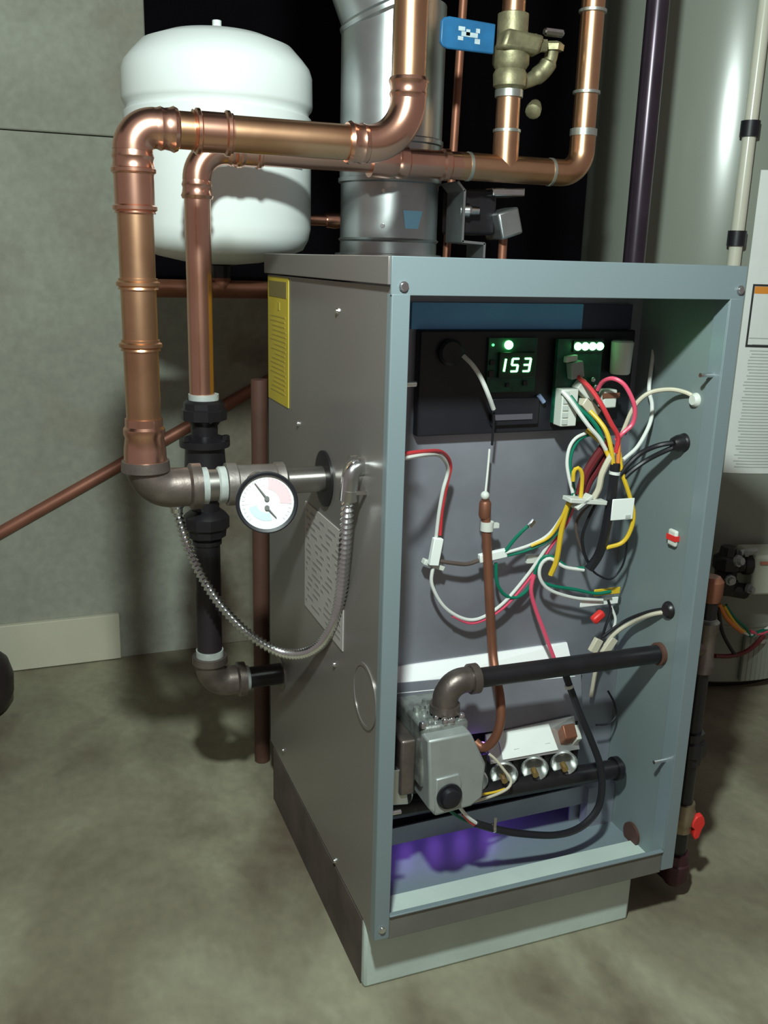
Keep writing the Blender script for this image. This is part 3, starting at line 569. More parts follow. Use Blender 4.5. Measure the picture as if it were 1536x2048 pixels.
coupling(sup, (P(425, 268, Y=SY).x, SY, SZ), (1, 0, 0), SR, 0.044, beads=2)
for py, L, n in ((380, 0.05, 2), (568, 0.012, 1), (690, 0.012, 1)):
    coupling(sup, (SX, SY, P(290, py, Y=SY).z), (0, 0, 1), SR, L, beads=n, m='copper' if n > 1 else 'copper_old')
MB().lathe((SX, SY, 0.558), (0, 0, 1), [(0, SR), (0, SR+.005), (.016, SR+.0045), (.030, SR+.0025), (.034, SR+.0042), (.040, SR+.0042), (.043, SR+.0018), (.052, SR+.0018), (.052, SR)], 32).build('adapter', 'copper', sup)

# copper return run
RX, RY, RZ, RR = -0.115, 0.436, 0.932, 0.0175
TX, UX = 0.346, 0.478
ret = thing('copper_return_pipe', (RX, RY, 0.60), 'thinner copper return pipe running behind the supply pipe to a tee', 'copper pipe')
MB().tube([(RX, RY, 0.602), (RX, RY, RZ-0.052)], RR, 26).build('pipe', 'copper', ret)
MB().tube([(RX+0.05, RY, RZ), (0.26, RY, RZ)], RR, 26).build('pipe', 'copper', ret)
elbow(ret, (RX, RY, 0.6), (RX, RY, RZ), (0, RY, RZ), 0.040, RR)
coupling(ret, (-0.045, RY, RZ), (1, 0, 0), RR, 0.04)
MB().lathe((0.130, RY, RZ), (1, 0, 0), [(0, RR), (0, RR+.006), (.03, RR+.006), (.04, RR+.003), (.045, RR+.0055), (.055, RR+.0055), (.058, RR+.002), (.11, RR+.002), (.113, RR+.005), (.121, RR+.005), (.124, RR+.002), (.14, RR+.002), (.14, RR)], 28).build('reducer', 'copper', ret)
mb = MB().tube([(0.268, RY, RZ), (0.425, RY, RZ)], RR+0.002, 26).tube([(TX, RY, RZ), (TX, RY, RZ+0.055)], RR+0.002, 26)
mb.build('tee', 'copper_old', ret)
elbow_pts = arc((TX, RY, RZ), (UX, RY, RZ), (UX, RY, 1.3), 0.034, 12)
MB().tube([V((0.425, RY, RZ))]+elbow_pts+[V((UX, RY, RZ+0.062))], RR+0.002, 26).build('elbow', 'copper_old', ret)
MB().tube([(UX, RY, RZ+0.055), (UX, RY, 2.39)], RR, 26).build('pipe', 'copper_old', ret)
MB().tube([(TX, RY, RZ+0.05), (TX, RY, 1.05)], RR, 26).build('pipe', 'copper_old', ret)
MB().tube([(TX, RY, 1.14), (TX, RY, 2.39)], RR*0.95, 26).build('pipe', 'copper_old', ret)
for p, d in (((0.285, RY, RZ), (1, 0, 0)), ((0.424, RY, RZ), (1, 0, 0)), ((UX, RY, RZ+0.060), (0, 0, 1)), ((UX, RY, P(1170, 185, Y=RY).z), (0, 0, 1)), ((UX, RY, P(1180, 22, Y=RY).z), (0, 0, 1)), ((TX, RY, 1.036), (0, 0, 1)), ((TX, RY, RZ+0.053), (0, 0, 1))):
    big = p[2] > 1.03 and p[0] == TX
    L = 0.012 if big or p[2] == RZ+0.060 else 0.006
    MB().lathe(V(p)-V(d)*L/2, d, [(0, RR), (0.001, RR+.0032), (L-.001, RR+.0032), (L, RR)], 24).build('solder_joint', 'solder', ret)

# ball valve with blue handle
bv = thing('ball_valve', (TX, RY, 1.04), 'bronze ball valve with a blue lever handle above the copper tee', 'valve')
MB().lathe((TX, RY, 1.042), (0, 0, 1), [(0, .0185), (.004, .024), (.02, .025), (.026, .022), (.034, .027), (.055, .027), (.06, .023), (.066, .0225), (.10, .0225), (.102, .018)], 26).build('body', 'bronze', bv)
zb = P(1030, 90, Y=RY).z
MB().obox((TX+0.004, RY-0.016, zb), (0.030, 0, -0.002), (0, 0.014, 0), (0.004, 0, 0.013)).build('bonnet', 'bronze', bv, bevel=0.005)
MB().lathe((TX+0.02, RY-0.008, zb), (1, -0.2, 0.02), [(0, .016), (.012, .016), (.024, .009), (.030, .009)], 6).build('stem_nut', 'bronze', bv)
hl, hr_ = P(882, 62, Y=RY-0.03), P(990, 78, Y=RY-0.03)
d = (hr_-hl); ln = d.length; d.normalize(); up = V((-d.z, 0, d.x))
prof = [(0.0, -0.013), (0.004, -0.018), (0.012, -0.0205), (ln, -0.0195), (ln, 0.0195), (0.012, 0.0205), (0.004, 0.018), (0.0, 0.013)]
hd = MB().prism([hl+d*a_+up*b_ for a_, b_ in prof], (0, 0.006, 0)).build('handle', 'blue', bv, bevel=0.002)
hd['label'] = 'blue vinyl-dipped lever'
mk = MB()
def hbox(a0, a1, b0, b1): mk.prism([hl+d*a_+up*b_+V((0, -0.0008, 0)) for a_, b_ in ((a0, b0), (a1, b0), (a1, b1), (a0, b1))], (0, 0.0008, 0))
hbox(.026, .034, -.008, -.003); hbox(.026, .036, .004, .0095); hbox(.031, .056, -.0025, .0035); hbox(.052, .060, -.010, -.0035); hbox(.053, .059, .004, .0095); hbox(.038, .044, -.001, .007)
mk.build('handle_marking', 'white_ink', hd)
MB().tube(spline([(TX+0.024, RY+0.01, 1.055), (TX+0.05, RY+0.01, 1.066), (TX+0.066, RY+0.005, 1.085), (TX+0.068, RY, 1.105)], 6), [0.011]*6+[0.013]*7+[0.010]*6, 14).build('drain_outlet', 'bronze', bv)
MB().lathe((TX+0.068, RY, 1.100), (0, 0, 1), [(0, .016), (.008, .017), (.012, .012)], 6).build('drain_nut', 'bronze', bv)
MB().lathe((TX+0.052, RY, 1.125), (1, 0, 0), [(0, .004), (.002, .006), (.03, .006), (.032, .004)], 8).build('drain_lever', 'chrome', bv)
MB().lathe((TX+0.062, RY+0.03, 1.030), (-.5, -.6, -.6), [(0, .009), (.012, .012), (.02, .012), (.022, .008)], 12).build('drain_cap', 'bronze', bv)

# ================================================================== iron header with gauge
AZ = 0.525
hdr = thing('iron_header', (-0.11, SY, 0.49), 'iron elbow and tee header joining the supply pipe to the boiler side', 'pipe fitting')
mb = MB().tube(fillet([(SX, SY, 0.560), (SX, SY, AZ), (-0.160, SY, AZ)], 0.030, 12), 0.0238, 26)
mb.lathe((SX, SY, 0.560), (0, 0, -1), [(0, .020), (0, .0275), (.012, .0285), (.015, .024)], 26)
mb.lathe((-0.158, SY, AZ), (-1, 0, 0), [(0, .02), (0, .0280), (.012, .0285), (.015, .024)], 26)
mb.build('elbow', 'iron', hdr)
MB().lathe((-0.160, SY, AZ), (1, 0, 0), [(0, .021), (.006, .0225), (.010, .0225), (.010, .021)], 24).build('thread_tape', 'teflon', hdr)
MB().cyl((-0.165, SY, AZ), (-0.115, SY, AZ), 0.0195, 24).build('nipple', 'steel', hdr)
MB().lathe((-0.138, SY, AZ), (1, 0, 0), [(0, .020), (.002, .0225), (.010, .0225), (.011, .020)], 24).build('thread_tape', 'teflon', hdr)
mb = MB().lathe((-0.127, SY, AZ), (1, 0, 0), [(0, .02), (0, .0265), (.012, .0265), (.014, .0235), (.060, .0225), (.062, .0245), (.072, .0245), (.076, .018)], 26)
mb.cyl((-0.092, SY, AZ), (-0.092, SY-0.045, AZ-0.004), 0.019, 22)
mb.build('tee', mat('grey_iron_tee', (0.36, 0.32, 0.30), 0.45, 0.75, var=0.3, scale=30, bump=0.15), hdr)
MB().lathe((-0.092, SY-0.040, AZ-0.0035), (0, -1, 0), [(0, .021), (.010, .021), (.010, .013), (.022, .011), (.035, .011)], 8).build('gauge_bushing', 'iron', hdr)
MB().cyl((-0.055, SY, AZ), (0.001, SY, AZ), 0.0165, 24).build('nipple', 'steel', hdr)
GC = P(533, 1004, Y=0.125); gn = (CAM-GC).normalized(); gn = (gn+V((0.05, -0.25, -0.05))).normalized()
ga = thing('pressure_gauge', GC, 'round white pressure and temperature gauge with a black rim', 'gauge')
gx = gn.cross(V((0, 0, 1))).normalized()*-1; gu = gn.cross(gx).normalized()
if gu.z < 0: gu = -gu
if gx.x < 0: gx = -gx
def G(a, b, h=0.0): return GC+gx*a+gu*b+gn*h
GR = 0.0355
MB().lathe(GC, gn, [(-0.020, 0.020), (-0.016, 0.030), (0.0, GR*0.97), (0.004, GR), (0.008, GR), (0.009, GR*0.96), (0.008, GR*0.875), (0.004, GR*0.87)], 44).build('case', 'blackp', ga)
MB().tube([GC-gn*0.018, V((-0.092, SY-0.070, AZ-0.004))], 0.007, 12).build('stem', 'steel', ga)
dl = MB().lathe(GC, gn, [(0.002, GR*0.88), (0.0045, GR*0.88)], 44).build('dial', 'dial', ga)
def ring_patch(r0, r1, a0, a1, h, n=16):
    mb = MB(); i0 = 0
    for i in range(n):
        t0 = math.radians(a0+(a1-a0)*i/n); t1 = math.radians(a0+(a1-a0)*(i+1)/n)
        mb.prism([G(r0*math.cos(t0), r0*math.sin(t0), h), G(r1*math.cos(t0), r1*math.sin(t0), h), G(r1*math.cos(t1), r1*math.sin(t1), h), G(r0*math.cos(t1), r0*math.sin(t1), h)], gn*0.0002)
    return mb
ring_patch(GR*0.42, GR*0.80, -5, 85, 0.0046).build('pink_band', 'pink_ink', dl)
ring_patch(GR*0.55, GR*0.70, 95, 185, 0.0046).build('pink_band', mat('faint_pink_ink', (0.84, 0.72, 0.76), 0.4, coat=0.6), dl)
ring_patch(GR*0.34, GR*0.60, 195, 285, 0.0046).build('blue_band', 'blue_ink', dl)
mb = MB()
for i in range(28):
    t = math.radians(-45+i*10); c, s_ = math.cos(t), math.sin(t)
    mb.tube([G(GR*.72*c, GR*.72*s_, .0048), G(GR*.80*c, GR*.80*s_, .0048)], 0.00025, 4)
mb.build('dial_ticks', 'print_soft', dl)
def needle(a, b, tip):
    p0 = G(a, b, .0062); p1 = G(tip[0], tip[1], .0062)
    MB().lathe(p0-gn*0.001, gn, [(0, .0028), (.002, .0028)], 12).tube([p0, p1], [0.0012, 0.0005], 6).build('needle', 'print', dl)
needle(0.0, 0.0045, (-0.0135, 0.0225)); needle(0.0, -0.0060, (0.0105, -0.0180))

# ================================================================== iron return drop
ird = thing('iron_return_pipe', (RX+0.01, RY, 0.13), 'black iron return pipe with unions dropping to an elbow', 'iron pipe')
IX = RX+0.002
MB().lathe((IX, RY, 0.605), (0, 0, -1), [(0, .0185), (0, .0215), (.010, .0215), (.010, .018)], 24).build('thread_tape', 'teflon', ird)
MB().lathe((IX, RY, 0.597), (0, 0, -1), [(0, .024), (.004, .029), (.012, .0295), (.014, .0325), (.028, .0325), (.030, .024), (.036, .020)], 10, ).build('union_nut', 'black', ird)
MB().cyl((IX, RY, 0.57), (IX, RY, 0.31), 0.019, 24).build('check_body', 'black', ird)
MB().lathe((IX, RY, 0.546), (0, 0, -1), [(0, .020), (.006, .036), (.016, .036), (.018, .028), (.05, .030), (.07, .034), (.085, .034), (.09, .024)], 18).build('flange', 'black', ird)
for sx in (-1, 1): MB().lathe((IX+sx*0.027, RY-0.018, 0.541), (0, 0, 1), [(0, .006), (.006, .006), (.007, .004)], 6).build('flange_bolt', 'black', ird)
MB().lathe((IX+0.004, RY-0.017, 0.572), (0.1, -1, 0.2), [(0, .007), (.004, .007), (.007, .004)], 12).build('vent_screw', 'chrome', ird)
MB().lathe((IX, RY, 0.435), (0, 0, -1), [(0, .022), (.006, .030), (.010, .0335), (.026, .0335), (.030, .029), (.040, .028), (.044, .022)], 10).build('union_nut', 'black', ird)
MB().lathe((IX, RY, 0.389), (0, 0, -1), [(0, .019), (0, .0215), (.006, .0215), (.006, .019)], 24).build('collar', 'black', ird)
MB().cyl((IX, RY, 0.385), (IX, RY, 0.20), 0.0188, 24).build('pipe', mat('purple_black_iron', (0.026, 0.018, 0.024), 0.5, 0.1, var=0.3, scale=10), ird)
MB().lathe((IX, RY, 0.213), (0, 0, -1), [(0, .019), (0, .0208), (.014, .0208), (.014, .018)], 24).build('thread_tape', 'teflon', ird)
RZB = 0.157
mb = MB().tube(fillet([(IX, RY, 0.198), (IX, RY, RZB), (IX+0.05, RY, RZB)], 0.028, 10), 0.0225, 24)
mb.lathe((IX, RY, 0.203), (0, 0, -1), [(0, .019), (0, .0265), (.011, .027), (.014, .0225)], 24)
mb.lathe((IX+0.054, RY, RZB), (-1, 0, 0), [(0, .018), (0, .0265), (.011, .027), (.014, .0225)], 24)
mb.build('elbow', 'iron', ird)
MB().lathe((IX+0.054, RY, RZB), (1, 0, 0), [(0, .018), (.002, .0195), (.006, .0195), (.007, .017)], 24).build('thread_tape', 'teflon', ird)
MB().cyl((IX+0.05, RY, RZB), (0.001, RY, RZB), 0.0168, 24).build('nipple', 'black', ird)

# ================================================================== armoured conduit on the boiler side
ac = thing('flexible_conduit', P(590, 1310, Y=.28), 'silver flexible metal conduit looping down the boiler side', 'conduit')
path = [P(*a[:2], Y=a[2]) for a in ((353, 1016, .395), (362, 1052, .39), (385, 1115, .385), (430, 1195, .37), (490, 1262, .345), (550, 1300, .31), (600, 1308, .26), (640, 1290, .21), (667, 1250, .165), (681, 1195, .13), (688, 1120, .10), (693, 1050, .082), (697, 990, .072))]
pp = resample(spline(path, 10), 0.0018)
MB().tube(pp, [0.0064+0.0015*math.sin(i*2*PI/4) for i in range(len(pp))], 12).build('armour', 'chrome', ac)
a, b, c = pp[-1], P(703, 930, Y=.070), V((0.001, 0.078, 0.571))
MB().lathe(a-V((0, 0, .006)), b-a, [(0, .0085), (0, .0105), (.012, .0105), (.012, .009)], 16).build('clamp_ring', 'chrome', ac)
MB().tube(fillet([a, b, c], 0.012, 8), 0.0098, 16).build('angle_connector', 'chrome', ac)
MB().lathe(c-V((0.016, 0, 0)), (1, 0, 0), [(0, .013), (.007, .0135), (.007, .0115), (.016, .0115)], 16).build('locknut', 'chrome', ac)
MB().obox(a+V((0.010, -0.008, 0.004)), (0.010, -0.002, 0), (0, 0.002, 0), (0, 0, 0.0022)).build('clamp_screw', 'chrome', ac)
MB().lathe(pp[0]+V((0, 0, .010)), (0, 0, -1), [(0, .012), (.006, .0125), (.010, .009), (.016, .0085)], 12).build('end_nut', 'chrome', ac)
MB().obox(pp[0]+V((0.010, 0.004, 0.016)), (0.024, 0, 0), (0, 0.014, 0), (0, 0, 0.010)).build('aquastat_body', 'black', ac, bevel=0.003)

# ================================================================== expansion tank
TC = V((-0.038, 0.668, 0)); TR = 0.1445
et = thing('expansion_tank', (TC.x, TC.y, 0.78), 'white steel expansion tank hanging behind the copper pipes', 'tank')
z0 = 0.781
prof = [(0.0, 0.02), (0.004, 0.06), (0.012, 0.10), (0.026, 0.132), (0.042, 0.141), (0.058, TR)]
prof += [(0.222, TR), (0.225, TR-.004), (0.231, TR-.004), (0.235, TR), (0.241, TR+.002), (0.281, TR+.001), (0.293, TR-.003), (0.305, TR-.013), (0.322, 0.115), (0.335, 0.080), (0.342, 0.04), (0.344, 0.012)]
MB().lathe((TC.x, TC.y, z0), (0, 0, 1), prof, 56).build('shell', 'tankw', et, angle=50)
MB().lathe((TC.x, TC.y, z0+0.341), (0, 0, 1), [(0, .012), (.008, .012), (.010, .007), (.018, .007)], 14).build('air_valve', 'tankw', et)
q = P(472, 490, Y=0.62)
MB().lathe((TC.x, TC.y, z0+0.004), (0, 0, -1), [(0, .026), (.004, .026), (.006, .016), (.026, .014)], 16).build('inlet_nipple', 'black', et)
lb = MB(); n = 10
for i in range(n):
    t0 = math.radians(-92+50*i/n); t1 = math.radians(-92+50*(i+1)/n); ra, rb = TR+.0001, TR+.0008
    lb.quadbox([(TC.x+r_*math.cos(t), TC.y+r_*math.sin(t), z) for z in (0.925, 0.985) for r_, t in ((ra, t0), (rb, t0), (rb, t1), (ra, t1))])
lb.build('tank_label', mat('grey_tank_label', (0.36, 0.36, 0.37), 0.5, var=0.5, scale=60), et)['label'] = 'worn grey printed label'
# pipe that carries the tank
cp = thing('tank_feed_pipe', (0, TC.y, 0.728), 'dull copper pipe running level beneath the white tank', 'copper pipe')
e0 = P(284, 578, Y=TC.y); e1 = P(284, 560, Y=WY)
MB().tube([(e0.x, TC.y, 0.742), (0.30, TC.y, 0.742)], 0.0145, 18).build('pipe', 'copper_dull', cp)
MB().tube([(TC.x, TC.y, 0.742), (TC.x, TC.y, 0.760)], 0.015, 18).build('tee_branch', 'copper_dull', cp)
MB().tube([(e0.x, TC.y, 0.742), (e0.x+0.2*(e1.x-e0.x), TC.y+0.2*(WY-TC.y), 0.742), (e1.x, WY, 0.742)], 0.0145, 14).build('wall_leg', 'copper_dull', cp)

# ================================================================== vent pipe and damper
VC = V((0.205, 0.548, 0)); VR = 0.0765
vp = thing('vent_pipe', (VC.x, VC.y, H), 'galvanised round flue pipe rising from the boiler top', 'flue pipe')
MB().lathe((VC.x, VC.y, H), (0, 0, 1), [(0, VR+.008), (.004, VR+.008), (.005, VR), (.022, VR), (.025, VR+.003), (.028, VR), (.108, VR), (.110, VR+.004), (.116, VR+.004), (.118, VR-.002)], 44).build('damper_collar', 'galv', vp)
zt = P(735, 30, Y=0.475).z+0.034
MB().lathe((VC.x, VC.y, H+0.114), (0, 0, 1), [(0, VR+.002), (.05, VR+.002), (.052, VR+.0045), (.058, VR+.0045), (.060, VR+.002), (zt-H-0.114, VR+.002)], 44).build('pipe_section', 'galv', vp)
MB().box(VC.x-0.030, VC.x-0.022, VC.y-VR-0.0035, VC.y-VR+0.006, H+0.12, zt).build('lock_seam', 'galv', vp)
tilt = V((-0.42, 0.05, 1)).normalized()
MB().lathe((VC.x, VC.y, zt-0.012), tilt, [(0, VR+.004), (.004, VR+.0075), (.010, VR+.0075), (.014, VR+.003), (.24, VR+.002)], 44).build('elbow_section', 'galv', vp)
ve = V((VC.x, VC.y, zt-0.012))+tilt*0.232
MB().lathe(ve, (-0.05, 0.02, 1), [(0, VR+.004), (.004, VR+.0075), (.010, VR+.0075), (.014, VR+.003), (2.38-ve.z, VR+.002)], 44).build('pipe_section', 'galv', vp)
q = P(805, 410, Y=VC.y-VR)
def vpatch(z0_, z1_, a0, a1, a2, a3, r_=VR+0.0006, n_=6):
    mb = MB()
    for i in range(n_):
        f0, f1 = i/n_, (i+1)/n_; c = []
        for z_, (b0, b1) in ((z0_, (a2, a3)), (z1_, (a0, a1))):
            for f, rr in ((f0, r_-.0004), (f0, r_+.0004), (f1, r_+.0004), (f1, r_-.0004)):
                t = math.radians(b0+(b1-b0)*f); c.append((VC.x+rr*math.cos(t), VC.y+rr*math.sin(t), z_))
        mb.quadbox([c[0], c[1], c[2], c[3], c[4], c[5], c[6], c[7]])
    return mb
vpatch(H+0.042, H+0.068, -95, -70, -92, -76).build('blue_patch', mat('glossy_blue_patch', (0.33, 0.74, 1.0), 0.2, 0.0, coat=0.5), vp)['label'] = 'bright blue patch on the collar'  # made-up thin piece for a blue patch of unidentified origin
for z_ in (H+0.045, H+0.095): MB().lathe((VC.x-0.035, VC.y-VR+0.010, z_), (-.5, -1, 0), [(0, .004), (.003, .003)], 8).build('rivet', 'chrome', vp)
vd = thing('vent_damper', (0.33, 0.50, H), 'vent damper motor on a bent bracket beside the flue', 'damper motor')
bq = [(VC.x+VR, 0.49, 0.912), (VC.x+VR+0.012, 0.49, 0.900), (VC.x+VR+0.012, 0.49, 0.826), (VC.x+VR+0.050, 0.49, 0.824), (VC.x+VR+0.050, 0.49, 0.803)]
mb = MB()
for a, b in zip(bq, bq[1:]):
    a, b = V(a), V(b); dd = (b-a)/2; nn = V((0, 1, 0)); ss = dd.cross(nn).normalized()*0.0018
    mb.obox((a+b)/2, dd*1.03, nn*0.03, ss)
mb.build('bracket', 'galv', vd)
MB().box(VC.x+VR+0.02, VC.x+VR+0.080, 0.485, 0.56, 0.838, 0.906).build('motor_case', 'black', vd, bevel=0.004)
MB().obox((VC.x+VR+0.096, 0.495, 0.856), (0.018, 0, 0.006), (0, 0.03, 0), (-0.006, 0, 0.020)).build('end_cover', 'galv', vd, bevel=0.004)
MB().obox((VC.x+VR+0.090, 0.495, 0.902), (0.028, 0, 0.001), (0, 0.03, 0), (0, 0, 0.006)).build('top_cover', 'chrome', vd, bevel=0.002)
MB().lathe((VC.x+VR+0.012, 0.475, 0.872), (1, -0.3, 0), [(0, .010), (.014, .011), (.018, .007), (.03, .006)], 14).build('shaft_coupling', 'chrome', vd)
MB().cyl((VC.x+VR+0.100, 0.495, H), (VC.x+VR+0.100, 0.495, 0.845), 0.007, 12).build('support_leg', 'copper_dull', vd)

# ================================================================== other pipes
a, b = P(930, 0, Y=0.60), P(902, 330, Y=0.60)
tag(MB().tube([V((a.x+0.01, .60, 2.39)), V((a.x, .60, 1.30)), V((b.x-0.004, .60, 0.70)), V((b.x-0.004, .60, 0.45)), V((b.x-0.004, .60, FZ+0.001))], 0.0068, 14).build('copper_tube', 'copper_dull'), 'thin copper tube hanging vertically behind the blue handle', 'copper tube')
a = P(640, 440, Y=0.95)
tb = thing('copper_stub_pipe', (a.x, 0.95, a.z), 'short copper pipe with a fitting behind the flue', 'copper pipe')
MB().tube([(a.x-0.10, 0.95, a.z), (a.x+0.14, 0.95, a.z)], 0.011, 14).build('pipe', 'copper', tb)
MB().lathe((a.x+0.012, 0.95, a.z), (1, 0, 0), [(0, .014), (.02, .016), (.03, .014)], 14).build('fitting', 'copper', tb)
MB().tube([(a.x+0.14, 0.95, a.z), (a.x+0.14, 0.95, FZ+0.001)], 0.011, 12).build('pipe', 'copper_dull', tb)
p0, p1 = P(-10, 1071, Y=1.165), P(540, 760, Y=1.165); dd = (p1-p0)
wp = thing('wall_copper_pipe', (-0.2, 1.165, 0.2), 'brown copper pipe slanting along the concrete wall', 'copper pipe')
MB().tube([p0-dd*0.8, p1+dd*0.25], 0.0135, 18).build('pipe', mat('brown_copper', (0.36, 0.15, 0.10), 0.5, 0.5, var=0.3, scale=14), wp)
for f in (-0.3, 1.1): MB().obox(p0+dd*f+V((0, 0.013, 0)), dd.normalized()*0.008, (0, 0.012, 0), (0, 0, 0.02)).build('pipe_clip', 'copper_dull', wp)
a = P(522, 1200, Y=0.62)
tag(MB().tube([(a.x, 0.62, FZ+0.001), (a.x, 0.62, 0.60)], 0.014, 16).build('brown_pipe', 'wood'), 'red-brown upright pipe behind the boiler side', 'pipe')
a, b = P(1311, 0, Y=0.5), P(1270, 510, Y=0.5); gx_ = (a.x+b.x)/2+0.002
gr = thing('black_gas_riser', (gx_, 0.5, FZ), 'dark upright gas pipe in front of the water heater', 'gas pipe')
MB().tube([(gx_, 0.5, FZ+0.001), (gx_, 0.5, 2.39)], 0.0185, 20).build('pipe', mat('violet_black_pipe', (0.055, 0.038, 0.055), 0.28, 0.5, var=0.3, scale=12), gr)
MB().lathe((gx_, 0.5, 0.40), (0, 0, 1), [(0, .025), (.03, .026), (.04, .02)], 18).build('collar', 'black', gr)

# gas drop with drip leg and red shut-off on the right of the boiler
gd = thing('gas_drop_pipe', (0.49, 0.052, FZ), 'black gas drop pipe with a red shut-off beside the boiler', 'gas pipe')
DX, DY = 0.492, 0.055
MB().cyl((W+0.002, 0.052, 0.298), (DX, DY, 0.298), 0.0125, 16).build('pipe', 'black', gd)
mb = MB().lathe((DX, DY, 0.335), (0, 0, -1), [(0, .013), (0, .018), (.012, .018), (.016, .0155), (.055, .0155), (.060, .018), (.072, .018), (.072, .013)], 18)
mb.lathe((DX-0.032, DY, 0.298), (1, 0, 0), [(0, .013), (0, .018), (.010, .018), (.014, .0145), (.03, .0145)], 16); mb.build('tee', 'iron', gd)
MB().cyl((DX, DY, 0.34), (DX, DY, 0.372), 0.0125, 16).build('nipple', 'black', gd)
MB().lathe((DX, DY, 0.365), (0, 0, 1), [(0, .015), (.01, .017), (.028, .017), (.034, .012)], 14).build('cap', 'copper_dull', gd)
MB().cyl((DX, DY, 0.27), (DX, DY, 0.155), 0.0125, 16).build('pipe', 'black', gd)
MB().lathe((DX, DY, 0.170), (0, 0, -1), [(0, .013), (0, .0175), (.012, .0175), (.014, .022), (.034, .022), (.038, .016), (.05, .016), (.05, .012)], 8).build('union', 'black', gd)
MB().cyl((DX, DY, 0.125), (DX, DY, 0.03), 0.0125, 16).build('pipe', 'black', gd)
MB().lathe((DX, DY, 0.058), (0, 0, -1), [(0, .013), (0, .0165), (.010, .0165), (.014, .019), (.030, .019), (.034, .0165), (.045, .0165), (.045, .012)], 16).build('valve_body', mat('brass_body', (0.33, 0.26, 0.17), 0.45, 0.7, var=0.4, scale=40), gd)
hz = P(1390, 1650, Y=DY-0.012)
MB().cyl((DX, DY, 0.030), (hz.x-0.006, DY-0.014, hz.z+0.004), 0.006, 10).build('valve_stem', 'steel', gd)
hp = [(-.012, .012), (-.006, .020), (.004, .0215), (.010, .014), (.013, .004), (.008, -.004), (.004, -.018), (-.004, -.021), (-.008, -.012), (-.006, -.003), (-.013, .003)]
MB().prism([(hz.x+x*0.9, DY-0.020, hz.z+z*0.95) for x, z in hp], (0.002, 0.009, 0)).build('shut_off_handle', 'red', gd, bevel=0.002)['label'] = 'bright red shut-off handle'
MB().cyl((DX, DY, 0.02), (DX, DY, -0.05), 0.0125, 16).build('drip_nipple', 'black', gd)
MB().lathe((DX, DY, -0.025), (0, 0, -1), [(0, .013), (0, .0175), (.014, .0175), (.016, .020), (.04, .020), (.05, .014)], 16).build('drip_cap', mat('dark_red_cap', (0.06, 0.02, 0.025), 0.45, 0.3), gd)
MB().tube(fillet([(DX, DY, -0.05), (DX, DY, -0.075), (DX, DY+0.12, -0.075), (DX, DY+0.12, FZ+0.001)], 0.012, 4), 0.009, 10).build('floor_leg', 'black', gd)

# ================================================================== water heater
HC = V((1.125, 0.872, 0)); HR = 0.302
wh = thing('water_heater', (HC.x, HC.y, FZ), 'tall grey-green water heater standing right behind the boiler', 'water heater')
MB().lathe((HC.x, HC.y, FZ+0.02), (0, 0, 1), [(0, HR-.008), (.006, HR), (0.13, HR), (0.132, HR+.003), (0.137, HR+.003), (0.139, HR), (1.60, HR), (1.62, HR-.02)], 72).build('jacket', 'heater', wh)
MB().lathe((HC.x, HC.y, FZ), (0, 0, 1), [(0, HR-.03), (.022, HR-.03)], 48).build('base_ring', 'black', wh)
def on_cyl(px, py, R):
    d = FW + RT*((px-768)/FPX) - UP*((py-1024)/FPX)
    ox, oy = CAM.x-HC.x, CAM.y-HC.y; a = d.x**2+d.y**2; b = 2*(ox*d.x+oy*d.y); c = ox*ox+oy*oy-R*R
    disc = max(0.0, b*b-4*a*c); t = (-b-math.sqrt(disc))/(2*a); p = CAM+d*t
    return math.degrees(math.atan2(p.y-HC.y, p.x-HC.x)), p.z
def cpatch(a0, a1, z0_, z1_, r0, r1, n_=10):
    mb = MB()
    for i in range(n_):
        t0 = math.radians(a0+(a1-a0)*i/n_); t1 = math.radians(a0+(a1-a0)*(i+1)/n_)
        mb.quadbox([(HC.x+r_*math.cos(t), HC.y+r_*math.sin(t), z) for z in (z0_, z1_) for r_, t in ((r0, t0), (r1, t0), (r1, t1), (r0, t1))])
    return mb
la, lz0 = on_cyl(1450, 945, HR); la2, _ = on_cyl(1500, 480, HR); la = (la+la2)/2; _, lz1 = on_cyl(1528, 340, HR)
lab = cpatch(la, la+52, lz0, lz1, HR-.0005, HR+.0012, 14).build('instruction_label', 'paper', wh); lab['label'] = 'large white instruction label full of fine print'
ba, bz1 = on_cyl(1506, 568, HR); bb_, bz0 = on_cyl(1490, 694, HR); ba = (ba+bb_)/2
mb = cpatch(ba, ba+24, bz1-.004, bz1, HR+.001, HR+.0018); m2 = cpatch(ba, ba+24, bz0, bz0+.005, HR+.001, HR+.0018); m3 = cpatch(ba, ba+0.7, bz0, bz1, HR+.001, HR+.0018, 2)
for x in (m2, m3):
    i = len(mb.v); mb.v += x.v; mb.f += [[k+i for k in f] for f in x.f]
mb.build('label_frame', 'print_black', lab)
cpatch(ba+.8, ba+23.5, bz1-.018, bz1-.0045, HR+.001, HR+.0017).build('orange_heading', 'orange', lab)
mb = MB()
for i in range(44):
    z_ = lz0+0.012+i*0.0062
    if bz0-0.006 < z_ < bz1+0.004 and i % 2: continue
    x = cpatch(max(la+3, la+3+random.random()*2), la+20+random.random()*20, z_, z_+0.0022, HR+.0012, HR+.0016, 6)
    k0 = len(mb.v); mb.v += x.v; mb.f += [[k+k0 for k in f] for f in x.f]
mb.build('label_text', 'print_soft', lab)
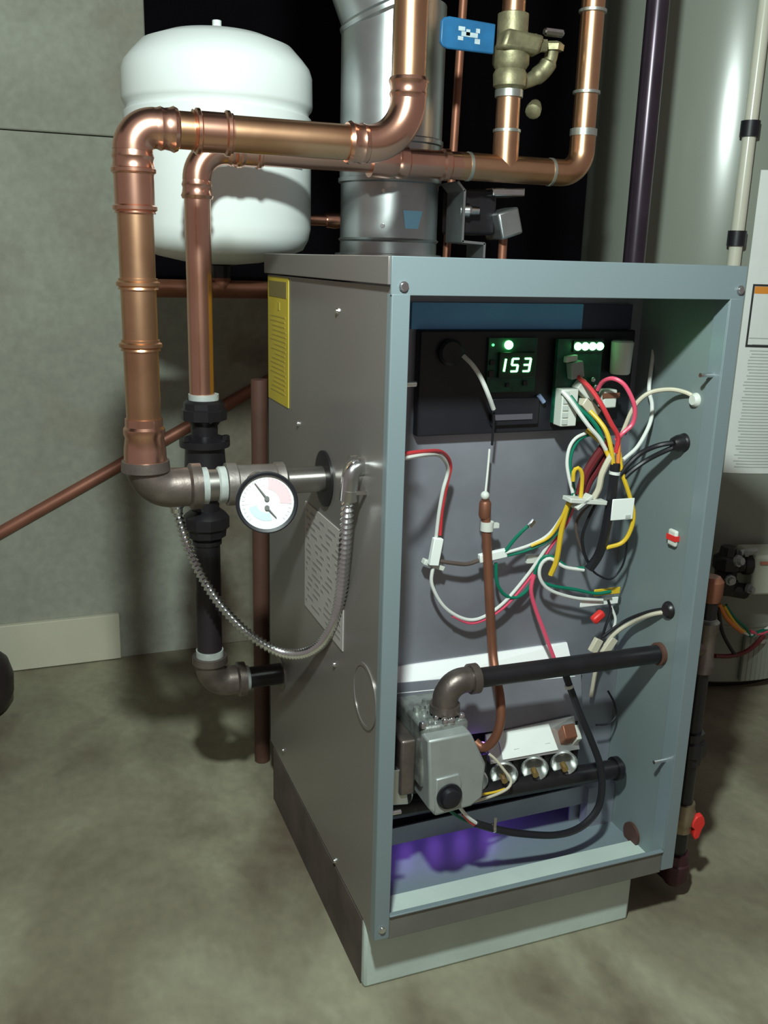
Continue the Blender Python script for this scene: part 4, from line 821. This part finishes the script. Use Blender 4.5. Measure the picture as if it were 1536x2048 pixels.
# pale tube strapped to the heater
ta, _ = on_cyl(1512, 60, HR+.019); tb_, _ = on_cyl(1482, 500, HR+.019); ta = math.radians((ta+tb_)/2)
tx, ty = HC.x+(HR+.0185)*math.cos(ta), HC.y+(HR+.0185)*math.sin(ta)
st = thing('strapped_tube', (tx, ty, 0.60), 'pale glossy tube held to the water heater by black bands', 'tube')
MB().tube([(tx, ty, 0.62), (tx, ty, 1.50)], 0.0125, 16).build('tube', mat('pale_tube', (0.74, 0.73, 0.60), 0.25, var=0.06, scale=10), st)
for py in (258, 478):
    z_ = P(1500, py, Y=ty).z
    MB().lathe((tx, ty, z_-0.014), (0, 0, 1), [(0, .013), (0, .0175), (.028, .0175), (.028, .013)], 16).build('band', 'blackp', st)
# heater gas control
g0 = P(1512, 1150, Y=0.50)
gc = thing('gas_control', g0, 'cream box-shaped gas control on the water heater', 'gas control')
MB().obox(g0+V((0.045, 0.02, 0.002)), (0.05, -0.012, 0), (0.01, 0.04, 0), (0, 0, 0.042)).build('box', mat('cream_box', (0.50, 0.53, 0.43), 0.5, var=0.05), gc, bevel=0.006)
MB().obox(g0+V((0.042, -0.026, 0.030)), (0.048, -0.0118, 0), (0, 0.001, 0), (0, 0, 0.003)).build('red_stripe', mat('faded_red', (0.45, 0.16, 0.10), 0.6), gc)
c0 = P(1452, 1140, Y=0.52)
mb = MB().lathe(c0+V((0, 0, -0.05)), (0, 0, 1), [(0, .016), (.004, .024), (.03, .027), (.034, .022), (.05, .022), (.054, .028), (.078, .028), (.084, .018), (.10, .016)], 8)
mb.lathe(c0+V((0.0, 0, 0.012)), (1, -0.2, 0), [(0, .018), (.03, .018), (.034, .022), (.05, .022)], 10)
mb.lathe(c0+V((-0.01, 0, -0.035)), (1, -0.2, -0.2), [(0, .016), (.06, .016)], 10)
mb.build('valve_casting', 'black', gc, bevel=0.002)
for dx, dz, r_, dr in ((0.004, 0.026, .011, (0.2, -1, 0.2)), (-0.008, -0.012, .010, (-0.3, -1, 0)), (0.022, 0.040, .007, (1, -1, 0.4)), (0.040, -0.035, .009, (0.3, -1, 0))):
    MB().lathe(c0+V((dx, -0.022, dz)), dr, [(0, r_*1.1), (.006, r_*1.1), (.006, r_*.8), (.014, r_*.7)], 8).build('fitting', 'cast', gc)
for px, py, px2, py2 in ((1480, 1106, 1512, 1100),): MB().tube([P(px, py, Y=0.5), P(px2, py2, Y=0.5)], 0.006, 8).build('fitting', 'cast', gc)
MB().obox(g0+V((0.05, 0.062, 0.0)), (0.03, 0, 0), (0, 0.035, 0), (0, 0, 0.03)).build('mount', 'black', gc)
HW = 'wires at the water heater gas control'
for nm, col, pts, r_, lab_ in (
    ('wire', 'w_orange', [(1438, 1208), (1450, 1232), (1466, 1250), (1484, 1264)], .0045, 'orange wire curving from the water heater gas control'),
    ('wire', 'w_yellow', [(1448, 1212), (1462, 1235), (1478, 1256), (1490, 1264)], .0035, 'yellow wire curving from the water heater gas control'),
    ('wire', 'w_green', [(1452, 1210), (1470, 1236), (1492, 1256), (1500, 1272), (1512, 1266), (1540, 1256)], .0035, 'green wire below the water heater gas control'),
    ('wire', 'w_white', [(1484, 1262), (1500, 1270), (1520, 1264), (1545, 1250)], .0030, 'white wire below the water heater gas control'),
    ('wire', 'w_pink', [(1500, 1262), (1518, 1268), (1534, 1262), (1550, 1254)], .0035, 'pink wire at the right edge under the gas control'),
    ('wire', 'w_black', [(1436, 1215), (1444, 1262), (1462, 1298), (1474, 1312)], .004, 'black wire hanging under the water heater gas control'),
    ('wire', 'w_maroon', [(1430, 1312), (1460, 1312), (1490, 1304), (1512, 1288), (1528, 1270)], .005, 'dark red pipe-like wire under the gas control')):
    wire(nm, col, pts, r_, lab_, Y=0.535, group=HW)
q = P(1500, 1325, Y=0.545)
ft = thing('burner_door', q, 'grey burner access cover at the foot of the water heater', 'cover')
cpatch(*(lambda a_: (a_-1, a_+16))(on_cyl(1480, 1350, HR)[0]), FZ+0.03, FZ+0.135, HR+.001, HR+.012, 8).build('cover_plate', 'heater', ft, bevel=0.002)
cpatch(*(lambda a_: (a_+5, a_+7))(on_cyl(1480, 1350, HR)[0]), FZ+0.12, FZ+0.128, HR+.010, HR+.018, 3).build('cover_tab', 'offwhite', ft)

# dark rounded canister at the left edge
q = P(0, 1432, Z=FZ)
tag(MB().lathe((q.x-0.055, q.y+0.03, FZ), (0, 0, 1), [(0, .056), (.012, .072), (.040, .084), (.075, .086), (.105, .078), (.128, .056), (.138, .02)], 36).build('dark_canister', 'rubber', None, 0, 60), 'dark rounded object on the floor cut by the left edge', 'canister')
